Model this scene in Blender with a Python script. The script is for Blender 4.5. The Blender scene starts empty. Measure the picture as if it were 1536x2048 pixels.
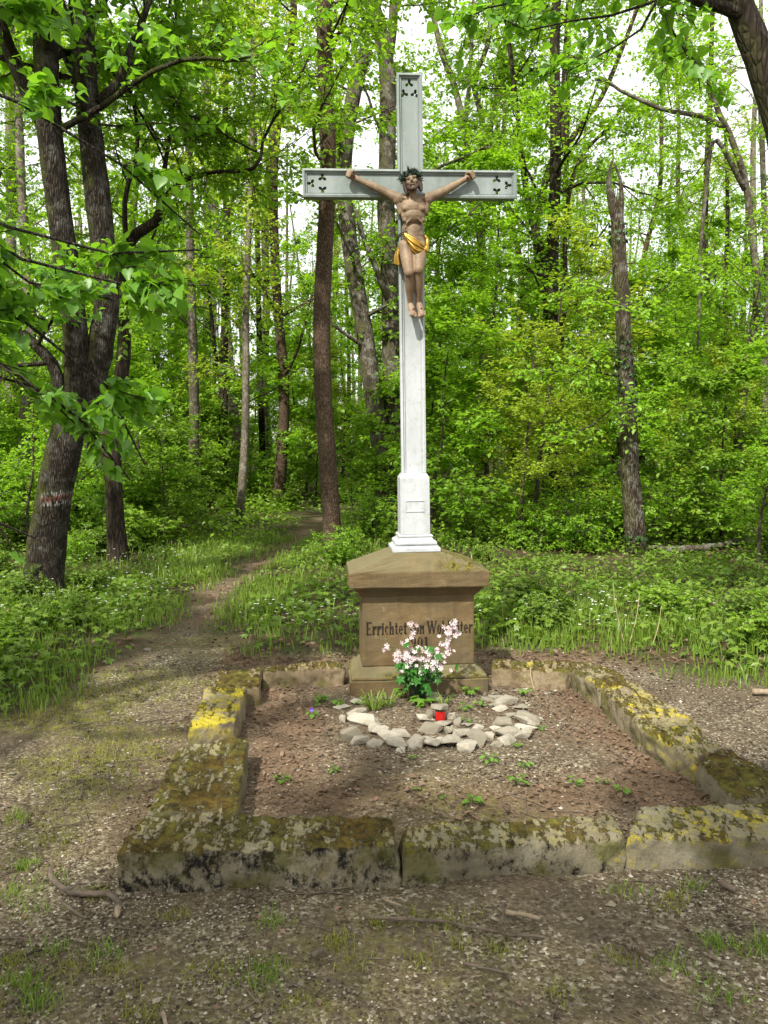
import bpy, bmesh, math, random
import numpy as np
from mathutils import Vector, Matrix, noise as mnoise

SC = bpy.context.scene
COL = SC.collection
R = math.radians

# ---------------------------------------------------------------- camera
CAM_H = 1.6
FPX = 1620.0                                   # focal length in photograph pixels (1536 x 2048)
CAM_ROT = Matrix.Rotation(R(90 - 5.12), 3, 'X') @ Matrix.Rotation(R(-0.15), 3, 'Z')
cd = bpy.data.cameras.new('camera')
cam = bpy.data.objects.new('camera', cd)
COL.objects.link(cam)
cam.matrix_world = Matrix.Translation((0, 0, CAM_H)) @ CAM_ROT.to_4x4()
cd.sensor_fit = 'VERTICAL'
cd.sensor_height = 36.0
cd.sensor_width = 27.0
cd.lens = 36.0 * FPX / 2048.0
cd.clip_start = 0.05
cd.clip_end = 1000.0
SC.camera = cam

# ---------------------------------------------------------------- sky, sun, exposure
SUN_EL, SUN_AZ = 50.0, 208.0                   # azimuth clockwise from +Y: behind the camera, a little to its left
world = bpy.data.worlds.new('World')
SC.world = world
world.use_nodes = True
wn = world.node_tree
wn.nodes.clear()
wo = wn.nodes.new('ShaderNodeOutputWorld')
wb = wn.nodes.new('ShaderNodeBackground')
sky = wn.nodes.new('ShaderNodeTexSky')
sky.sky_type = 'NISHITA'
sky.sun_disc = False
sky.sun_elevation = R(SUN_EL)
sky.sun_rotation = R(SUN_AZ)
sky.air_density = 1.0
sky.dust_density = 3.5
sky.ozone_density = 1.0
hz = wn.nodes.new('ShaderNodeMixRGB')          # thin high cloud: the same white veil over the whole sky
hz.inputs[0].default_value = 0.65
hz.inputs[2].default_value = (9.4, 9.2, 8.8, 1)
wn.links.new(sky.outputs[0], hz.inputs[1])
wn.links.new(hz.outputs[0], wb.inputs[0])
wb.inputs[1].default_value = 0.13
wn.links.new(wb.outputs[0], wo.inputs[0])
sd = bpy.data.lights.new('sun', 'SUN')
sd.energy = 4.5
sd.angle = R(1.0)
sd.color = (1.0, 0.955, 0.86)
sun = bpy.data.objects.new('sun', sd)
COL.objects.link(sun)
_d = Vector((-math.sin(R(SUN_AZ)) * math.cos(R(SUN_EL)), -math.cos(R(SUN_AZ)) * math.cos(R(SUN_EL)), -math.sin(R(SUN_EL))))
sun.rotation_euler = _d.to_track_quat('-Z', 'Y').to_euler()
sun.location = (-4, -6, 12)
SC.view_settings.view_transform = 'Standard'
SC.view_settings.look = 'None'
SC.view_settings.gamma = 1.0
SC.view_settings.exposure = 0.88
SC.view_settings.use_curve_mapping = False
SC.render.engine = 'CYCLES'
cy = SC.cycles
cy.max_bounces = 6
cy.diffuse_bounces = 4
cy.glossy_bounces = 2
cy.transmission_bounces = 4
cy.transparent_max_bounces = 4
cy.caustics_reflective = False
cy.caustics_refractive = False
cy.sample_clamp_indirect = 6.0
cy.use_denoising = True
try:
    cy.denoiser = 'OPENIMAGEDENOISE'
except Exception:
    pass
cy.use_adaptive_sampling = True
cy.adaptive_threshold = 0.02

# ---------------------------------------------------------------- helpers
CAMN = np.array(CAM_ROT)

def ray(px, py):
    return CAMN @ np.array([(px - 768.0) / FPX, -(py - 1024.0) / FPX, -1.0])

def P(px, py, D):
    """the point seen at a photograph pixel, D metres ahead (along +Y)"""
    r = ray(px, py)
    return np.array([0, 0, CAM_H]) + r * (D / r[1])

def G(px, py, z=0.0):
    """the point seen at a photograph pixel on the level z"""
    r = ray(px, py)
    return np.array([0, 0, CAM_H]) + r * ((z - CAM_H) / r[2])

YS = FPX / 1479.0

def PT(px, py, D):
    return P(px, py, D * YS)

def _h(ix, iy, iz, seed):
    n = (ix * 374761393 + iy * 668265263 + iz * 1440670441 + seed * 974634777) & 0xffffffff
    n = ((n ^ (n >> 13)) * 1274126177) & 0xffffffff
    return ((n ^ (n >> 16)) & 0xffff) / 65535.0

def vnoise(p, seed=0):
    p = np.asarray(p, float)
    i = np.floor(p).astype(np.int64)
    f = p - i
    f = f * f * (3 - 2 * f)
    o = 0
    for dx in (0, 1):
        for dy in (0, 1):
            for dz in (0, 1):
                w = (f[:, 0] if dx else 1 - f[:, 0]) * (f[:, 1] if dy else 1 - f[:, 1]) * (f[:, 2] if dz else 1 - f[:, 2])
                o = o + w * _h(i[:, 0] + dx, i[:, 1] + dy, i[:, 2] + dz, seed)
    return o * 2 - 1

def fbm(p, freq=1.0, octv=3, seed=0):
    p = np.asarray(p, float) * freq
    a, t, o = 1.0, 0.0, 0
    for k in range(octv):
        o = o + a * vnoise(p, seed + k)
        t += a
        p = p * 2.03 + 17.1
        a *= 0.5
    return o / t

def unit(v):
    v = np.asarray(v, float)
    return v / np.maximum(np.linalg.norm(v, axis=-1, keepdims=True), 1e-9)

class MB:
    """collects vertices and faces for one mesh"""
    def __init__(s):
        s.v, s.f, s.n = [], [], 0
    def add(s, V, F, mat=0):
        V = np.asarray(V, float).reshape(-1, 3)
        for a in (F if isinstance(F, list) else [F]):
            a = np.asarray(a, np.int64)
            if len(a):
                s.f.append((a + s.n, mat))
        s.v.append(V)
        s.n += len(V)
        return s
    def mesh(s, name, mats=(), smooth=False):
        me = bpy.data.meshes.new(name)
        V = np.concatenate(s.v) if s.v else np.zeros((0, 3))
        me.vertices.add(len(V))
        me.vertices.foreach_set('co', V.astype(np.float32).ravel())
        if s.f:
            tot = np.concatenate([np.full(len(a), a.shape[1]) for a, _ in s.f])
            li = np.concatenate([a.ravel() for a, _ in s.f])
            mi = np.concatenate([np.full(len(a), m) for a, m in s.f])
            st = np.concatenate([[0], np.cumsum(tot)[:-1]])
            me.loops.add(len(li))
            me.loops.foreach_set('vertex_index', li.astype(np.int32))
            me.polygons.add(len(tot))
            me.polygons.foreach_set('loop_start', st.astype(np.int32))
            me.polygons.foreach_set('loop_total', tot.astype(np.int32))
            me.polygons.foreach_set('material_index', mi.astype(np.int32))
            if smooth is True:
                me.polygons.foreach_set('use_smooth', np.ones(len(tot), bool))
            else:
                me.polygons.foreach_set('use_smooth', np.isin(mi, list(smooth or [])))
        me.update(calc_edges=True)
        for m in mats:
            me.materials.append(m)
        return me
    def obj(s, name, mats=(), parent=None, smooth=False):
        return link(name, s.mesh(name, mats if isinstance(mats, (list, tuple)) else [mats], smooth), parent)

def link(name, data, parent=None):
    o = bpy.data.objects.new(name, data)
    COL.objects.link(o)
    if parent is not None:
        o.parent = parent
    return o

def thing(name, label, cat, loc=(0, 0, 0), rz=0.0, group=None):
    o = link(name, None)
    o.empty_display_size = 0.1
    o.location = loc
    o.rotation_euler = (0, 0, rz)
    return tag(o, label, cat, group)

def tag(o, label=None, cat=None, group=None, kind=None):
    for k, v in (('label', label), ('category', cat), ('group', group), ('kind', kind)):
        if v:
            o[k] = v
    return o

def copy_tree(o, parent=None):
    c = o.copy()
    COL.objects.link(c)
    if parent is not None:
        c.parent = parent
    for ch in list(o.children):
        copy_tree(ch, c)
    return c

ORD = 'first second third fourth fifth sixth seventh eighth ninth tenth eleventh twelfth thirteenth fourteenth fifteenth sixteenth seventeenth eighteenth nineteenth twentieth'.split()
def relabel(items, marks):
    """items (object, look), marks (name, x, y): each label counts outward from a landmark one can find"""
    byk = {}
    for o, look in items:
        p = o.location
        k = min(range(len(marks)), key=lambda i: (p.x - marks[i][1]) ** 2 + (p.y - marks[i][2]) ** 2)
        byk.setdefault((look, k), []).append(((p.x - marks[k][1]) ** 2 + (p.y - marks[k][2]) ** 2, o))
    for (look, k), l in byk.items():
        for n, (_, o) in enumerate(sorted(l, key=lambda t: t[0])):
            o['label'] = '%s, %s out from the %s' % (look, ORD[min(n, 19)], marks[k][0])

def bake(o):
    """apply an object's modifiers"""
    dg = bpy.context.evaluated_depsgraph_get()
    dg.update()
    me = bpy.data.meshes.new_from_object(o.evaluated_get(dg))
    old = o.data
    o.modifiers.clear()
    me.name = old.name
    o.data = me
    bpy.data.meshes.remove(old)
    return o

def getv(me):
    a = np.empty(len(me.vertices) * 3, np.float32)
    me.vertices.foreach_get('co', a)
    return a.reshape(-1, 3).astype(float)

def getn(me):
    a = np.empty(len(me.vertices) * 3, np.float32)
    me.vertex_normals.foreach_get('vector', a) if hasattr(me, 'vertex_normals') else me.vertices.foreach_get('normal', a)
    return a.reshape(-1, 3).astype(float)

def setv(me, V):
    me.vertices.foreach_set('co', np.asarray(V, np.float32).ravel())
    me.update()

def shade(me, on=True):
    me.polygons.foreach_set('use_smooth', np.full(len(me.polygons), on))
    me.update()

def box(x0, x1, y0, y1, z0, z1):
    V = [(x, y, z) for x in (x0, x1) for y in (y0, y1) for z in (z0, z1)]
    F = [(0, 1, 3, 2), (4, 6, 7, 5), (0, 4, 5, 1), (2, 3, 7, 6), (0, 2, 6, 4), (1, 5, 7, 3)]
    return np.array(V, float), np.array(F)

def resample(pts, n):
    pts = np.asarray(pts, float)
    if len(pts) < 3:
        t = np.linspace(0, 1, n)[:, None]
        return pts[0] * (1 - t) + pts[-1] * t
    s = np.concatenate([[0], np.cumsum(np.linalg.norm(np.diff(pts[:, :3], axis=0), axis=1))])
    q = np.concatenate([[2 * pts[0] - pts[1]], pts, [2 * pts[-1] - pts[-2]]])
    out = []
    for u in np.linspace(0, s[-1], n):
        k = min(max(np.searchsorted(s, u, 'right') - 1, 0), len(pts) - 2)
        t = (u - s[k]) / max(s[k + 1] - s[k], 1e-9)
        a, b, c, d = q[k], q[k + 1], q[k + 2], q[k + 3]
        out.append(0.5 * ((2 * b) + (c - a) * t + (2 * a - 5 * b + 4 * c - d) * t * t + (3 * b - 3 * c + d - a) * t ** 3))
    return np.array(out)

def tube(pts, rad, sides=8, cap=True, flat=None):
    """swept tube; rad per point; flat = (depth factor along second axis)"""
    pts = np.asarray(pts, float)
    n = len(pts)
    rad = np.broadcast_to(np.asarray(rad, float), (n,))
    T = unit(np.gradient(pts, axis=0))
    ref = np.array([0, 0, 1.0]) if abs(T[0][2]) < 0.9 else np.array([1.0, 0, 0])
    U = np.cross(T[0], ref)
    U = U / np.linalg.norm(U)
    Us = []
    for k in range(n):
        U = U - T[k] * (U @ T[k])
        U = U / max(np.linalg.norm(U), 1e-9)
        Us.append(U)
    Us = np.array(Us)
    Ws = np.cross(T, Us)
    a = np.linspace(0, 2 * np.pi, sides, endpoint=False)
    fl = 1.0 if flat is None else flat
    V = pts[:, None, :] + rad[:, None, None] * (np.cos(a)[None, :, None] * Us[:, None, :] + fl * np.sin(a)[None, :, None] * Ws[:, None, :])
    i = np.arange(n - 1)[:, None] * sides
    j = np.arange(sides)[None, :]
    j2 = (j + 1) % sides
    F = np.stack([i + j, i + j2, i + sides + j2, i + sides + j], -1).reshape(-1, 4)
    Fs = [F]
    if cap:
        Fs.append(np.array([list(range(sides))[::-1]]))
        Fs.append(np.array([[(n - 1) * sides + k for k in range(sides)]]))
    return V.reshape(-1, 3), Fs

def ellipsoid(c, r, rot=None, nu=14, nv=9):
    th = np.linspace(0, np.pi, nv)[1:-1]
    ph = np.linspace(0, 2 * np.pi, nu, endpoint=False)
    V = [(0, 0, 1)] + [(math.sin(t) * math.cos(p), math.sin(t) * math.sin(p), math.cos(t)) for t in th for p in ph] + [(0, 0, -1)]
    V = np.array(V) * np.asarray(r, float)
    if rot is not None:
        V = V @ np.array(rot).T
    V = V + np.asarray(c, float)
    m = len(th)
    q, t3 = [], []
    for i in range(m - 1):
        for k in range(nu):
            a, b = 1 + i * nu + k, 1 + i * nu + (k + 1) % nu
            q.append((a, a + nu, b + nu, b))
    for k in range(nu):
        t3.append((0, 1 + k, 1 + (k + 1) % nu))
        t3.append((1 + m * nu, 1 + (m - 1) * nu + (k + 1) % nu, 1 + (m - 1) * nu + k))
    return V, [np.array(q), np.array(t3)]

def loft_squares(prof, mats, name, parent, bev=0.0, cx=0, cy=0):
    """stack of squares: prof = [(z, half width), ...]"""
    V, F = [], []
    for q_ in prof:
        z, h, g_ = q_[0], q_[1], q_[-1]
        V += [(cx - h, cy - g_, z), (cx + h, cy - g_, z), (cx + h, cy + g_, z), (cx - h, cy + g_, z)]
    for k in range(len(prof) - 1):
        for j in range(4):
            a, b = 4 * k + j, 4 * k + (j + 1) % 4
            F.append((a, b, b + 4, a + 4))
    F.append((3, 2, 1, 0))
    n = 4 * (len(prof) - 1)
    F.append((n, n + 1, n + 2, n + 3))
    o = MB().add(V, np.array(F)).obj(name, mats, parent)
    if bev:
        m = o.modifiers.new('b', 'BEVEL')
        m.width = bev
        m.segments = 2
        m.limit_method = 'ANGLE'
        m.angle_limit = R(25)
        bake(o)
    return o

# ---------------------------------------------------------------- materials
class Mat:
    def __init__(s, name):
        s.m = bpy.data.materials.new(name)
        s.m.use_nodes = True
        s.t = s.m.node_tree
        s.t.nodes.clear()
        s.out = s.t.nodes.new('ShaderNodeOutputMaterial')
    def n(s, typ, ins=None, **kw):
        nd = s.t.nodes.new('ShaderNode' + typ)
        for k, v in kw.items():
            setattr(nd, k, v)
        for k, v in (ins or {}).items():
            sk = nd.inputs[k]
            if hasattr(v, 'is_output'):
                s.t.links.new(v, sk)
            else:
                if isinstance(v, (tuple, list)) and len(v) == 3 and sk.type == 'RGBA':
                    v = (*v, 1)
                sk.default_value = v
        return nd
    def co(s, kind='Object', scale=(1, 1, 1)):
        c = s.n('TexCoord').outputs[kind]
        return s.n('Mapping', {'Vector': c, 'Scale': scale}).outputs[0] if scale != (1, 1, 1) else c
    def pos(s, scale=(1, 1, 1)):
        c = s.n('NewGeometry').outputs['Position']
        return s.n('Mapping', {'Vector': c, 'Scale': scale}).outputs[0] if scale != (1, 1, 1) else c
    def noise(s, vec, scale, detail=4, rough=0.55, dist=0.0, out='Fac'):
        return s.n('TexNoise', {'Vector': vec, 'Scale': scale, 'Detail': detail, 'Roughness': rough, 'Distortion': dist}).outputs[out]
    def ramp(s, fac, stops, interp='LINEAR'):
        r = s.n('ValToRGB', {'Fac': fac})
        cr = r.color_ramp
        cr.interpolation = interp
        while len(cr.elements) < len(stops):
            cr.elements.new(0.5)
        for e, (p, c) in zip(cr.elements, stops):
            e.position = p
            e.color = (c, c, c, 1) if isinstance(c, (int, float)) else (*c, 1)
        return r.outputs[0]
    def mix(s, fac, a, b, mode='MIX'):
        return s.n('MixRGB', {0: fac, 1: a, 2: b}, blend_type=mode).outputs[0]
    def math(s, op, a, b=0.5, clamp=False):
        return s.n('Math', {0: a, 1: b}, operation=op, use_clamp=clamp).outputs[0]
    def mr(s, v, a, b, c=0.0, d=1.0):
        return s.n('MapRange', {0: v, 1: a, 2: b, 3: c, 4: d}).outputs[0]
    def bump(s, h, strength=0.5, dist=0.01, nrm=None):
        ins = {'Height': h, 'Strength': strength, 'Distance': dist}
        if nrm is not None:
            ins['Normal'] = nrm
        return s.n('Bump', ins).outputs[0]
    def attr(s, name, kind='GEOMETRY'):
        return s.n('Attribute', attribute_type=kind, attribute_name=name).outputs['Fac']
    def bsdf(s, color, rough=0.8, nrm=None, spec=0.3, **kw):
        ins = {'Base Color': color, 'Roughness': rough, 'Specular IOR Level': spec}
        if nrm is not None:
            ins['Normal'] = nrm
        ins.update(kw)
        b = s.n('BsdfPrincipled', ins)
        s.t.links.new(b.outputs[0], s.out.inputs[0])
        return s.m
    def surf(s, sh):
        s.t.links.new(sh, s.out.inputs[0])
        return s.m

LEAFGAIN = 1.0

def leaf_mat(name, dark, light, trans, tfac=0.42, gloss=0.03, grough=0.45, vein=False):
    m = Mat(name)
    g = m.n('NewGeometry')
    rnd = g.outputs['Random Per Island']
    orn = m.n('ObjectInfo').outputs['Random']
    f = m.math('ADD', m.math('MULTIPLY', rnd, 0.75), m.math('MULTIPLY', orn, 0.25))
    if LEAFGAIN > 1:
        dark, light, trans = [(c_[0] * 1.06, c_[1], c_[2] * 0.9) for c_ in (dark, light, trans)]
    c = m.mix(f, tuple(x * LEAFGAIN for x in dark), tuple(x * LEAFGAIN for x in light))
    trans = tuple(min(0.9, x * LEAFGAIN) for x in trans)
    tc = m.mix(f, tuple(x * 0.85 for x in trans), trans)
    d = m.n('BsdfDiffuse', {'Color': c})
    t = m.n('BsdfTranslucent', {'Color': tc})
    mx = m.n('MixShader', {0: tfac, 1: d.outputs[0], 2: t.outputs[0]})
    gl = m.n('BsdfGlossy', {'Color': (0.9, 0.95, 0.9), 'Roughness': grough})
    m2 = m.n('MixShader', {0: gloss, 1: mx.outputs[0], 2: gl.outputs[0]})
    return m.surf(m2.outputs[0])

def bark_mat(name, dark, light, furrow=(9, 9, 1.6), amount=1.0, moss=0.0, spots=0.0, waymark=False, lichen=0.0):
    m = Mat(name)
    co = m.co('Object')
    st = m.n('Mapping', {'Vector': co, 'Scale': furrow}).outputs[0]
    n1 = m.noise(st, 2.6, 6, 0.6, 0.6)
    n2 = m.noise(co, 1.6, 4)
    n3 = m.noise(co, 60, 3)
    vo = m.n('TexVoronoi', {'Vector': st, 'Scale': 3.2, 'Randomness': 1.0}, feature='DISTANCE_TO_EDGE').outputs[0]
    fur = m.math('MULTIPLY', m.mr(vo, 0.0, 0.25), m.mr(n1, 0.3, 0.62))
    hgt = m.math('ADD', m.math('MULTIPLY', fur, amount), m.math('MULTIPLY', n3, 0.12))
    c = m.mix(m.mr(fur, 0.05, 0.75), dark, light)
    c = m.mix(m.math('MULTIPLY', m.mr(n2, 0.4, 0.7), 0.5), c, tuple(x * 0.62 for x in light))
    if spots:
        sp = m.n('TexVoronoi', {'Vector': m.n('Mapping', {'Vector': co, 'Scale': (1, 1, 0.6)}).outputs[0], 'Scale': 34.0}).outputs[0]
        c = m.mix(m.math('MULTIPLY', m.mr(sp, 0.32, 0.18), spots), c, (0.012, 0.009, 0.006))
    if lichen:
        ln = m.noise(co, 7, 5, 0.65)
        c = m.mix(m.math('MULTIPLY', m.mr(ln, 0.5, 0.62), lichen), c, (0.34, 0.34, 0.30))
    if moss:
        mn = m.noise(co, 3.2, 5, 0.6)
        nx = m.n('SeparateXYZ', {0: m.n('NewGeometry').outputs['Normal']}).outputs[0]
        mk = m.math('MULTIPLY', m.mr(m.math('SUBTRACT', mn, m.math('MULTIPLY', nx, 0.22)), 0.5, 0.68), moss)
        c = m.mix(mk, c, (0.055, 0.062, 0.012))
    if waymark:
        sx = m.n('SeparateXYZ', {0: co})
        z = m.math('ADD', sx.outputs[2], m.math('MULTIPLY', m.math('SUBTRACT', n1, 0.5), 0.16))
        z = m.math('SUBTRACT', z, m.math('MULTIPLY', sx.outputs[0], 0.10))
        xr = m.mr(sx.outputs[0], waymark[0] - 0.03, waymark[0] + 0.02)
        band = m.math('MULTIPLY', m.mr(z, waymark[1] - 0.075, waymark[1] - 0.065), m.mr(z, waymark[1] + 0.075, waymark[1] + 0.065))
        red = m.math('MULTIPLY', m.mr(z, waymark[1] - 0.028, waymark[1] - 0.022), m.mr(z, waymark[1] + 0.028, waymark[1] + 0.022))
        on = m.mr(fur, 0.12, 0.42)
        c = m.mix(m.math('MULTIPLY', m.math('MULTIPLY', m.math('MULTIPLY', band, xr), on), 0.62), c, (0.40, 0.38, 0.35))
        c = m.mix(m.math('MULTIPLY', m.math('MULTIPLY', red, xr), m.mr(fur, 0.05, 0.3, 0.25, 0.85)), c, (0.10, 0.024, 0.014))
    return m.bsdf(c, 0.92, m.bump(hgt, 0.9, 0.03 * amount), 0.15)
# --- foliage
LEAFGAIN = 1.22
L_LINDEN = leaf_mat('leaf_linden', (0.060, 0.160, 0.016), (0.110, 0.240, 0.022), (0.20, 0.44, 0.02), 0.48, 0.03)
L_TREE = leaf_mat('leaf_tree', (0.090, 0.190, 0.012), (0.150, 0.275, 0.020), (0.27, 0.50, 0.02), 0.5, 0.025)
L_BRIGHT = leaf_mat('leaf_bright', (0.100, 0.220, 0.012), (0.175, 0.320, 0.020), (0.30, 0.56, 0.02), 0.5, 0.025)
L_YELLOW = leaf_mat('leaf_young', (0.140, 0.220, 0.014), (0.210, 0.300, 0.022), (0.36, 0.50, 0.03), 0.5, 0.02)
L_SHRUB = leaf_mat('leaf_shrub', (0.080, 0.165, 0.012), (0.170, 0.275, 0.022), (0.20, 0.40, 0.02), 0.45, 0.025)
L_COVER = leaf_mat('leaf_cover', (0.052, 0.115, 0.012), (0.135, 0.215, 0.024), (0.12, 0.25, 0.015), 0.38, 0.025)
L_GRASS = leaf_mat('grass_blade', (0.070, 0.140, 0.014), (0.150, 0.215, 0.034), (0.15, 0.28, 0.02), 0.35, 0.03)
L_GRASSY = leaf_mat('grass_blade_yellow', (0.10, 0.13, 0.018), (0.22, 0.235, 0.045), (0.16, 0.20, 0.03), 0.3, 0.02)
LEAFGAIN = 1.0
L_SEED = leaf_mat('leaf_seedling', (0.070, 0.165, 0.014), (0.14, 0.27, 0.025), (0.19, 0.40, 0.02), 0.4, 0.03)
L_IVY = leaf_mat('leaf_ivy', (0.020, 0.050, 0.010), (0.050, 0.095, 0.018), (0.05, 0.10, 0.01), 0.15, 0.04)
L_DRY = leaf_mat('leaf_dry', (0.060, 0.037, 0.022), (0.215, 0.140, 0.090), (0.12, 0.06, 0.02), 0.12, 0.02, 0.6)
L_FLOWERLEAF = leaf_mat('leaf_artificial', (0.014, 0.070, 0.008), (0.036, 0.135, 0.016), (0.01, 0.06, 0.01), 0.1, 0.02, 0.35)
PETAL = leaf_mat('petal_pink', (0.48, 0.36, 0.385), (0.66, 0.57, 0.58), (0.45, 0.32, 0.34), 0.25, 0.02)
PETAL_W = leaf_mat('petal_white', (0.60, 0.60, 0.57), (0.74, 0.74, 0.71), (0.6, 0.6, 0.55), 0.25, 0.02)
PETAL_V = leaf_mat('petal_violet', (0.12, 0.08, 0.42), (0.2, 0.13, 0.55), (0.2, 0.1, 0.5), 0.25, 0.02)
# --- bark
B_LINDEN = bark_mat('bark_linden', (0.008, 0.006, 0.004), (0.066, 0.053, 0.038), (15, 15, 2.6), 1.0, moss=0.85, lichen=0.16, waymark=(0.0, 1.0))
B_FURROW = bark_mat('bark_furrowed', (0.014, 0.011, 0.008), (0.12, 0.10, 0.08), (15, 15, 2.6), 1.0, moss=0.6)
B_DARK = bark_mat('bark_dark', (0.010, 0.007, 0.005), (0.060, 0.046, 0.033), (9, 9, 1.6), 0.8, moss=0.3)
B_BROWN = bark_mat('bark_brown', (0.034, 0.022, 0.014), (0.118, 0.080, 0.054), (14, 14, 5), 0.4, moss=0.12, spots=0.85)
B_GREY = bark_mat('bark_grey', (0.038, 0.031, 0.022), (0.125, 0.105, 0.080), (8, 8, 3), 0.5, moss=0.55, lichen=0.3)
B_PALE = bark_mat('bark_pale', (0.085, 0.070, 0.052), (0.200, 0.168, 0.128), (7, 7, 4), 0.4, moss=0.4, lichen=0.35)
B_SNAG = bark_mat('bark_snag', (0.020, 0.014, 0.009), (0.120, 0.095, 0.070), (10, 10, 2.2), 0.9, moss=0.45, lichen=0.25)
B_TWIG = bark_mat('bark_twig', (0.030, 0.023, 0.016), (0.085, 0.066, 0.048), (20, 20, 8), 0.3)

def _simple(name, col, rough=0.7, spec=0.3, var=0.25, sc=12.0, bump=0.0, **kw):
    m = Mat(name)
    n = m.noise(m.co('Object'), sc, 5, 0.6)
    c = m.mix(m.mr(n, 0.3, 0.7), tuple(x * (1 - var) for x in col), tuple(min(1, x * (1 + var)) for x in col))
    return m.bsdf(c, rough, m.bump(n, bump, 0.01) if bump else None, spec, **kw)

# --- sandstone of the pedestal
def sandstone():
    m = Mat('sandstone')
    co = m.co('Object')
    bed = m.math('ADD', m.math('MULTIPLY', m.noise(m.n('Mapping', {'Vector': co, 'Scale': (1.5, 1.5, 6)}).outputs[0], 2.2, 5, 0.6, 0.3), 0.45), m.math('MULTIPLY', m.noise(co, 6.5, 7, 0.7), 0.55))
    n1 = m.noise(co, 3.0, 6, 0.6)
    n2 = m.noise(co, 90, 4, 0.7)
    c = m.ramp(bed, [(0.34, (0.080, 0.053, 0.025)), (0.5, (0.135, 0.093, 0.045)), (0.66, (0.190, 0.138, 0.072))])
    c = m.mix(m.mr(n1, 0.40, 0.66), c, (0.105, 0.084, 0.046))
    c = m.mix(m.math('MULTIPLY', m.mr(n2, 0.45, 0.75), 0.35), c, (0.09, 0.058, 0.03))
    pale = m.noise(co, 7.0, 3, 0.5)
    c = m.mix(m.math('MULTIPLY', m.mr(pale, 0.67, 0.71), 0.5), c, (0.24, 0.18, 0.115))
    stn = m.noise(m.n('Mapping', {'Vector': co, 'Scale': (9, 9, 1.0)}).outputs[0], 1.4, 5, 0.65)
    c = m.mix(m.math('MULTIPLY', m.mr(stn, 0.48, 0.70), 0.55), c, (0.060, 0.046, 0.028))
    # greenish grey weathering on faces open to the sky
    up = m.n('SeparateXYZ', {0: m.n('NewGeometry').outputs['Normal']}).outputs[2]
    c = m.mix(m.math('MULTIPLY', m.mr(up, 0.2, 0.7), m.mr(n1, 0.25, 0.6, 0.55, 0.95)), c, (0.125, 0.112, 0.060))
    # moss patches
    mo = m.noise(co, 11, 6, 0.7)
    sx = m.n('SeparateXYZ', {0: co})
    zone = m.math('MULTIPLY', m.mr(sx.outputs[0], 0.08, 0.18), m.mr(sx.outputs[2], 0.76, 0.80))
    zone = m.math('MAXIMUM', zone, m.math('MULTIPLY', m.math('MULTIPLY', m.mr(sx.outputs[2], 0.085, 0.10), m.mr(sx.outputs[2], 0.145, 0.115)), m.mr(m.noise(co, 4.0, 4), 0.42, 0.55)))
    k = m.math('MULTIPLY', m.math('MULTIPLY', zone, m.mr(mo, 0.45, 0.50)), m.mr(up, -0.1, 0.3))
    c = m.mix(k, c, m.mix(m.mr(mo, 0.49, 0.56), (0.17, 0.145, 0.025), (0.035, 0.030, 0.010)))
    h = m.math('ADD', m.math('MULTIPLY', n2, 0.5), m.math('ADD', m.math('MULTIPLY', bed, 0.35), m.math('MULTIPLY', k, 0.9)))
    return m.bsdf(c, 0.9, m.bump(h, 0.8, 0.008), 0.15)
SAND = sandstone()

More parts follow.
